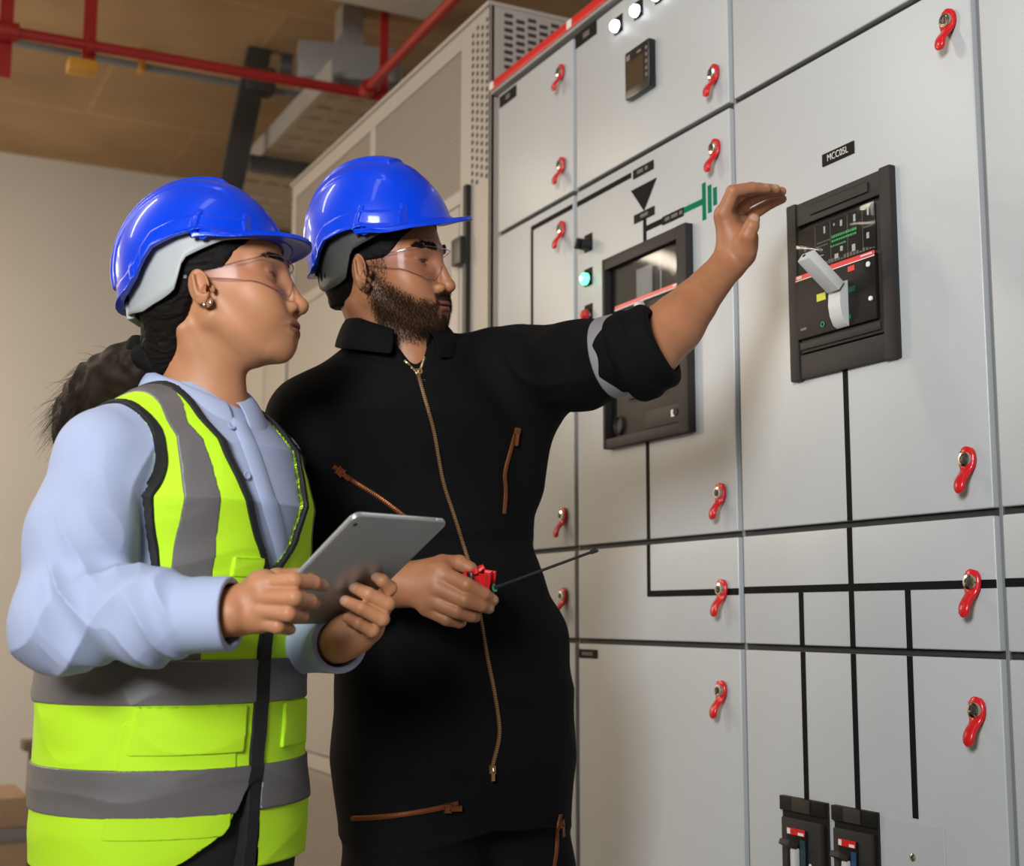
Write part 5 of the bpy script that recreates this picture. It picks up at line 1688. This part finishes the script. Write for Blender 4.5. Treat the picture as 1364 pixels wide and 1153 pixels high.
fM, lM = facing(22)
HM_C = P3(517, 356, 2.20); HM_R = frame_of(24, 1, 8); HM_S = 1.0
def mrow(z, px, d, a, b, off=0.0):
    py = 818 - (z - 1.1) * 1788 / d
    p = P3(px, py, d)
    return (z, float(p[0]) + fM[0] * off, float(p[1]) + fM[1] * off, a, b)
TORSO_M = [mrow(.76, 608, 2.26, .186, .142), mrow(.86, 608, 2.26, .204, .166), mrow(.98, 607, 2.26, .205, .165), mrow(1.08, 600, 2.25, .192, .152),
           mrow(1.16, 592, 2.25, .170, .138), mrow(1.22, 586, 2.25, .160, .130), mrow(1.32, 575, 2.24, .172, .132), mrow(1.42, 560, 2.23, .185, .132, .004),
           mrow(1.49, 548, 2.22, .150, .104), mrow(1.53, 540, 2.21, .098, .076), mrow(1.552, 532, 2.205, .062, .060)]
MLS, MLE, MLW = P3(684, 500, 2.27), P3(858, 480, 2.062), P3(971, 350, 2.165)
MRS, MRE, MRW = P3(420, 563, 2.16), P3(412, 800, 2.18), P3(524, 779, 2.015)
M_ = thing('person', (float(P3(608, 900, 2.26)[0]), float(P3(608, 900, 2.26)[1]), 0), 'person in black zipped jumpsuit reaching towards the white breaker handle', 'person')
MO = M_.location

# --- jumpsuit
J = Field()
J.add(sd_loft(TORSO_M, lM, fM))
J.add(sd_cap(P3(548, 486, 2.22), MLS, .050, .070), .04)
J.add(sd_cap(P3(515, 492, 2.20), MRS, .050, .070), .04)
slL = Field(); slL.add(sd_cap(MLS, P3(775, 487, 2.16), .0745, .068)); slL.add(sd_cap(P3(775, 487, 2.16), P3(832, 472, 2.085), .068, .060), .02)
J.add(slL.prim(), .045)
J.add(sd_cap(P3(700, 545, 2.26), P3(690, 640, 2.26), .05, .04), .05)
slR = sleeve([MRS, (MRS + MRE) / 2 - lM * .008, MRE, (MRE + MRW) / 2, MRW - unit(MRW - MRE).astype(F32) * .05], [.072, .070, .062, .054, .046])
J.add(slR.prim(), .04)
def mz(px, z, d): return P3(px, 818 - (z - 1.1) * 1788 / d, d)
mhR, mhL = mz(553, .86, 2.22), mz(658, .86, 2.30)
for hp_, kx, kd, kr in ((mhR, 554, 2.20, .116), (mhL, 682, 2.30, .102)):
    kn = mz(kx, .50, kd); an = mz(kx, .13, kd + .02)
    J.add(sd_cap(hp_, mz(kx, .66, kd), kr + .004, kr), .045); J.add(sd_cap(mz(kx, .66, kd), kn, kr, .086), .03); J.add(sd_cap(kn, an, .084, .078), .02)
J.add(sd_ell(mz(722, 1.06, 2.30), (.032, .05, .045)), .04)            # gathered hip pocket
axl = unit(MLE - MLS).astype(F32)
def suit_folds(p):
    dA = np.sqrt(((p - MLS) ** 2).sum(1))
    arm = sstep(.42, .1, dA)
    z = p[:, 2]
    waist = sstep(.13, .02, np.abs(z - 1.19))
    crotch = sstep(.16, .02, np.abs(z - .84))
    a = folds(p, unit(axl * .4 + UPZ).astype(F32), 4.0, 13.0, 4.4) * .0075 * arm
    b = folds(p, UPZ, 3.0, 19.0, 8.8) * .0060 * waist
    c = folds(p, unit(lM + UPZ * .9).astype(F32), 4.0, 13.0, 1.9) * .0065 * np.maximum(crotch, .35)
    return -(a + b + c)
J.sub(sd_cap(P3(553, 446, 2.13), P3(557, 500, 2.118), .042, .004), .004)
J.disp(suit_folds)
SUIT = {}
lo = A3(min(MRE[0], MRS[0]) - .25, MO[1] - .42, .10); hi = A3(MLE[0] + .25, MO[1] + .38, 1.62)
suit = sculpt('jumpsuit', J, lo, hi, .0042, 'jumpsuit_black', M_, tuple(MO), keep=SUIT)
JC = Cloth(SUIT['jumpsuit'])
collar('collar', 'jumpsuit_black', suit, P3(530, 458, 2.205), fM, lM, .12, 158, [.066, .068, .070, .068], [.070, .072, .074, .078], [.062, .056, .042, .018], [.088, .098, .108, .100], [.010, -.004, -.020, -.028], .0035, 1.05)
# rolled sleeve and silver band on the raised arm
fa = unit(MLW - MLE).astype(F32)
rc_ = P3(854, 470, 2.060); ra = unit(axl * .75 + fa * .55).astype(F32)
RC = Field()
RC.add(sd_cyl(rc_ - ra * .036, rc_ + ra * .010, .0700, .0735, .016)); RC.add(sd_cyl(rc_ - ra * .012, rc_ + ra * .038, .0660, .0690, .014), .003)
RC.sub(sd_cap(rc_ + ra * .016, rc_ + ra * .12, .047, .053), .003)
RC.disp(lambda p: -folds(p, ra, 3.0, 16.0, 3.3) * .0022)
sculpt('rolled_cuff', RC, rc_ - .11, rc_ + .11, .003, 'jumpsuit_black', suit, tuple(MO))
bc = P3(822, 474, 2.100); ba_ = unit(axl + .30 * fa).astype(F32)
BD = Field(); BD.add(sd_cyl(bc - ba_ * .014, bc + ba_ * .016, .0655, .0635, .003)); BD.disp(lambda p: -folds(p, ba_, 8.0, 10.0, 6.1) * .0030)
sculpt('reflective_band', BD, bc - .09, bc + .09, .0028, 'silver_tape', suit, tuple(MO))

def zipper(pix, w, mat, name, teeth=True, lift=.0008):
    pts = JC.line(pix, lift)
    if len(pts) < 3: return None
    o = ribbon(MB(), pts, w, .0022).build(name, mat, suit, tuple(MO), smooth=False)
    if teeth:
        # evenly spaced teeth along the tape
        mb = MB(); acc = 0; P = [p for p, n in pts]
        for i in range(len(pts) - 1):
            L = (P[i + 1] - P[i]).length; t = (P[i + 1] - P[i]).normalized(); nrm = pts[i][1]; s = t.cross(nrm).normalized()
            while acc < L:
                mb.obox(P[i] + t * acc + nrm * .0022, (t, s, nrm), (.0016, w * .72, .0016)); acc += .0034
            acc -= L
        mb.build('zip_teeth', 'zip_gold' if mat == 'zip_brown' else 'zip_copper', o, tuple(MO), smooth=False)
    return o
def puller(px, py, ang, L, w, mat, name='zip_puller'):
    r = JC.at(px, py, .004)
    if not r: return
    p, n = r
    d = Vector(RT * math.cos(ang) - UP * math.sin(ang)); d = (d - n * d.dot(n)).normalized(); s = d.cross(n)
    mb = MB()
    mb.obox(p, (d, s, n), (.011, w * 1.25, .004), .001)
    mb.obox(p + d * (L * .5 + .004) + n * .002, (d, s, n), (L, w * .72, .002), .0006)
    mb.tube([p + d * .003 + n * .002, p + d * .001 + n * .005, p - d * .003 + n * .003], .0012, 6)
    mb.build(name, mat, suit)
zipper([(538, 480), (548, 490), (557, 500)], .0048, 'zip_brass', 'zip', False)
zipper([(566, 476), (562, 488), (557, 500)], .0048, 'zip_brass', 'zip', False)
zipper([(557, 500), (565, 528), (578, 575), (590, 640), (606, 690), (620, 735), (628, 760), (636, 800), (648, 870), (658, 920), (664, 960), (664, 985), (655, 1022)], .0062, 'zip_brown', 'zip')
puller(557, 498, 1.45, .016, .009, 'zip_brass'); puller(655, 1024, 1.55, .013, .007, 'zip_gold')
zipper([(444, 621), (470, 640), (505, 662), (548, 694), (575, 712)], .0075, 'zip_copper', 'zip'); puller(452, 627, .70, .016, .010, 'zip_copper')
zipper([(688, 570), (680, 598), (672, 630), (673, 655), (671, 684)], .0062, 'zip_copper', 'zip'); puller(687, 574, 1.75, .020, .009, 'zip_copper')
zipper([(470, 1090), (505, 1088), (545, 1083), (580, 1077), (610, 1070)], .0085, 'zip_copper', 'zip'); puller(596, 1075, .08, .018, .011, 'zip_copper')
zipper([(746, 1084), (742, 1105), (741, 1130), (737, 1160)], .0065, 'zip_copper', 'zip'); puller(746, 1096, 1.25, .018, .008, 'zip_copper')

# --- body
B = Field()
HF = head_field(False)
B.add(local(HF, HM_C, HM_R, HEAD_BOX[0], HEAD_BOX[1], HM_S))
hm = lambda *q: HM_C + HM_R @ (A3(*q) * HM_S)
B.add(sd_cap(hm(-.028, 0, -.050), P3(528, 470, 2.215), .0580, .0620), .022)
B.add(sd_cap(hm(-.004, 0, -.088), P3(552, 482, 2.175), .040, .036), .022)
B.add(sd_ell(hm(.030, 0, -.132), (.012, .013, .013)), .02)
for s in (-1, 1): B.add(sd_cap(hm(-.042, s * .050, -.060), P3(551, 488, 2.175), .0115, .0100), .016)
B.add(sd_cap(P3(528, 470, 2.215), P3(552, 560, 2.22), .055, .07), .04)
B.add(sd_cap(P3(540, 520, 2.22), MLS, .045, .042), .02); B.add(sd_cap(MLS, MLE, .045, .040), .02)
B.add(sd_cap(P3(540, 520, 2.22), MRS, .045, .042), .02); B.add(sd_cap(MRS, MRE, .045, .04), .02); B.add(sd_cap(MRE, MRW, .04, .028), .02)
# raised forearm
B.add(sd_cap(P3(974, 300, 2.185), P3(992, 296, 2.205), .0135, .0105), .010)
m1 = MLE + (MLW - MLE) * .35
B.add(sd_cap(MLE, m1, .0410, .0415), .02); B.add(sd_cap(m1, MLW, .0405, .0265), .02)
B.add(sd_cap(MLE + (MLW - MLE) * .12 + fa * 0, MLE + (MLW - MLE) * .55, .036, .030), .02)
# raised left hand, fingers bent over towards the panel
B.add(sd_cap(MLW, P3(981, 326, 2.165), .0268, .0270), .012)
B.add(sd_cap(P3(977, 330, 2.175), P3(966, 290, 2.170), .0245, .0150), .014)
B.add(sd_cap(P3(985, 330, 2.165), P3(974, 296, 2.205), .0240, .0150), .014)
B.add(sd_cap(P3(965, 288, 2.165), P3(977, 298, 2.215), .0140, .0125), .010)
B.add(sd_cap(P3(990, 338, 2.150), P3(997, 316, 2.150), .0200, .0150), .014)
B.add(sd_cap(P3(976, 322, 2.160), P3(963, 284, 2.152), .0200, .0128), .014)
B.add(sd_cap(P3(978, 322, 2.170), P3(965, 288, 2.176), .0190, .0128), .012)
FM = [([(964, 284, 2.150), (976, 255, 2.140), (1001, 250, 2.152), (1021, 251, 2.166)], [.0125, .0107, .0092, .0078]),
      ([(963, 286, 2.172), (982, 255, 2.172), (1011, 251, 2.184), (1033, 252, 2.196)], [.0128, .0110, .0095, .0080]),
      ([(969, 292, 2.196), (996, 267, 2.204), (1021, 257, 2.214), (1041, 255, 2.222)], [.0128, .0112, .0096, .0080]),
      ([(977, 302, 2.212), (1003, 285, 2.230), (1026, 271, 2.240), (1042, 265, 2.244)], [.0125, .0104, .0090, .0074])]
for pts, rad in FM: B.chain([P3(*q) for q in pts], rad, .0045, .002)
B.chain([P3(992, 332, 2.140), P3(995, 314, 2.126), P3(1001, 301, 2.122), P3(1004, 292, 2.126)], [.0170, .0138, .0120, .0098], .009, .003)
# right hand round the radio
MWk = P3(530, 777, 2.005)
B.add(sd_cap(MRW, MWk, .029, .0285), .015)
for a in ((586, 762, 1.972), (580, 782, 1.966), (573, 800, 1.972)): B.add(sd_cap(MWk, P3(*a), .0270, .0165), .016)
B.add(sd_cap(P3(588, 764, 1.972), P3(570, 806, 1.974), .0160, .0145), .012)
FR = [([(590, 765, 1.966), (622, 779, 1.944), (645, 791, 1.952), (657, 799, 1.966)], [.0130, .0112, .0098, .0082]),
      ([(584, 783, 1.960), (619, 799, 1.942), (641, 806, 1.954), (651, 810, 1.968)], [.0130, .0113, .0098, .0084]),
      ([(577, 799, 1.964), (608, 814, 1.948), (627, 820, 1.962), (633, 822, 1.976)], [.0122, .0106, .0092, .0080]),
      ([(569, 811, 1.972), (595, 825, 1.962), (611, 829, 1.976), (615, 829, 1.988)], [.0112, .0094, .0083, .0072])]
for pts, rad in FR: B.chain([P3(*q) for q in pts], rad, .0045, .002)
B.chain([P3(556, 764, 1.992), P3(589, 751, 1.990), P3(612, 750, 1.992), P3(627, 757, 1.988)], [.0185, .0142, .0122, .0100], .012, .003)
MSKIN = (0.37, 0.158, 0.074)
NAILS_M = [(P3(1004.5, 291, 2.117), .0080), (P3(659, 797, 1.959), .0058), (P3(653, 809, 1.961), .0052), (P3(1019, 247, 2.160), .006), (P3(1032, 248, 2.190), .006)]
def extra_m(v, q, near, col):
    for nl, r in NAILS_M:
        m = sstep(r, r * .75, np.sqrt(((v - nl) ** 2).sum(1)))
        col = col * (1 - m[:, None]) + np.array((.50, .28, .20), F32) * m[:, None]
    return col
BODYM = {}
lo = np.minimum.reduce([MRS, MRE, MRW, MLS]) - .08; hi = np.maximum.reduce([HM_C, MLW, MLS]) + .15
lo[2] = MRW[2] - .10; lo[1] = min(MRW[1], P3(1000, 300, 2.2)[1], MLE[1]) - .10; hi[0] = P3(1046, 264, 2.25)[0] + .03; hi[2] = HM_C[2] + .15
sculpt('body', B, lo, hi, .0020, 'skin_man', M_, tuple(MO), body_colours(MSKIN, (.30, .10, .075), HF, HM_C, HM_R, HM_S, True, extra_m), keep=BODYM)
for s in (-1, 1): eyeball(M_, HM_C, HM_R, s, (1, -.10, .10))

# --- hair, brows, beard
hc = Field(); hc.add(sd_ell((-.013, 0, .035), (.1030, .0800, .0910)))
hc.add(sd_cap((-.052, -.028, -.015), (-.058, -.020, -.045), .048, .040), .03); hc.add(sd_cap((-.052, .028, -.015), (-.058, .020, -.045), .048, .040), .03)
def hairline_m(p):
    x, y, z = p[:, 0], np.abs(p[:, 1]), p[:, 2]
    lim = np.where(z > .004, .034 + (z - .004) * .70 + .15 * np.maximum(.074 - y, 0), -.026 - .30 * (.004 - z))
    return np.maximum((x - lim) * .7, -.060 - z)
hc.cut(hairline_m, .004); hc.disp(lambda p: -noise3(p * np.array((120, 120, 60), F32)) * .0022)
hfn, hlo, hhi = local(hc, HM_C, HM_R, (-.14, -.10, -.12), (.09, .10, .13))
hair = sculpt('hair', hfn, hlo, hhi, .0022, 'hair_black', M_, tuple(MO))
v, q, nn = BODYM['body']
ql = (v - HM_C) @ HM_R; nl = nn @ HM_R
near = (np.abs(ql) < .15).all(1)
bm_ = beard_mask(ql) * near
rs = np.random.RandomState(9)
cand = np.nonzero(bm_ > .06)[0]
pk = cand[rs.rand(len(cand)) < np.clip(bm_[cand] * 1.0, 0, 1)]
pk = np.concatenate([pk, pk[rs.rand(len(pk)) < .7]])
n = len(pk)
rp = ql[pk] + rs.normal(size=(n, 3)) * .0007
dn = nl[pk] * .55 + np.array([.12, 0, -.75]) + rs.normal(size=(n, 3)) * .28
dn /= np.linalg.norm(dn, axis=1)[:, None]
tri_strands('beard', HM_C + rp @ HM_R.T, dn @ HM_R.T, (.0032 + .0038 * rs.rand(n)) * (.6 + .4 * bm_[pk]), .00032, np.zeros((1, 3)), 'beard_hair', M_, tuple(MO))
idx = brow_pick(ql, .0185, .0052, 1, rs); idx = idx[rs.randint(0, len(idx), 1500)]
rp = ql[idx] + rs.normal(size=(1500, 3)) * .0007
dd = np.stack([np.full(1500, -.25), np.sign(ql[idx, 1]) * .9, .35 - 8 * (np.abs(ql[idx, 1]) - .028)], 1) + nl[idx] * .30
dd /= np.linalg.norm(dd, axis=1)[:, None]
tri_strands('eyebrow', HM_C + rp @ HM_R.T, dd @ HM_R.T, .007 + .003 * rs.rand(1500), .00036, np.zeros((1, 3)), 'hair_black', M_, tuple(MO))

for hx, kd in ((554, 2.22), (682, 2.32)):
    b = Field(); a = mz(hx, .05, kd)
    b.add(sd_cap(a, a + fM * .17, .050, .042)); b.add(sd_cap(a + UPZ * .01, a + UPZ * .14, .054, .058), .02)
    b.cut(lambda p: -p[:, 2] + .001)
    sculpt('boot', b, a - .12, a + .26, .004, 'boot_black', M_, tuple(MO))

make_helmet(HM_C, HM_R, 'blue hard hat on the person in the black jumpsuit', tilt=1, scale=.995, dark=True, lift=.013, fwd=.012, roll=10)
make_glasses(HM_C, HM_R, 'clear safety glasses worn by the bearded person in black', HM_S)

# --- two-way radio in his hand
a0, a1 = P3(655, 784, 1.985), P3(796, 732, 1.930)
ax_ = unit(a1 - a0); sd_ = unit(np.cross(ax_, FW)); nz = np.cross(sd_, ax_)
if sd_ @ UP < 0: sd_ = -sd_
rd = thing('two_way_radio', tuple(P3(630, 785, 1.99)), 'red handheld radio with long black antenna in the hand of the person in black', 'radio')
bc_ = P3(628, 786, 1.990)
MB().obox(bc_ - ax_ * .012, (ax_, sd_, nz), (.064, .044, .028), .007, 3).build('radio_body', 'radio_red', rd, tuple(bc_))
mb = MB(); mb.obox(bc_ + ax_ * .018 + sd_ * .009, (unit(ax_ * .9 - sd_ * .5), unit(sd_ * .9 + ax_ * .5), nz), (.030, .020, .027), .005, 3)
mb.build('shoulder_cap', 'radio_red', rd, tuple(bc_))
MB().lathe(P3(629, 773, 1.972), tuple(unit(sd_ * .8 + ax_ * .3)), [(.0065, 0), (.0065, .011), (.0052, .013), (0, .013)], 16).build('volume_knob', 'radio_black', rd)
MB().tube([a0 - ax_ * .014, a0 + ax_ * .004], [.0085, .0062], 14).build('antenna_base', 'radio_black', rd)
MB().tube([a0 + ax_ * .003, a0 + ax_ * .0055], .0066, 14).build('green_ring', 'ring_green', rd)
MB().tube([a0 + ax_ * .004, a0 + ax_ * .05, a1 - ax_ * .012, a1 - ax_ * .011, a1], [.0030, .0022, .0021, .0034, .0034], 10).build('antenna', 'radio_black', rd)
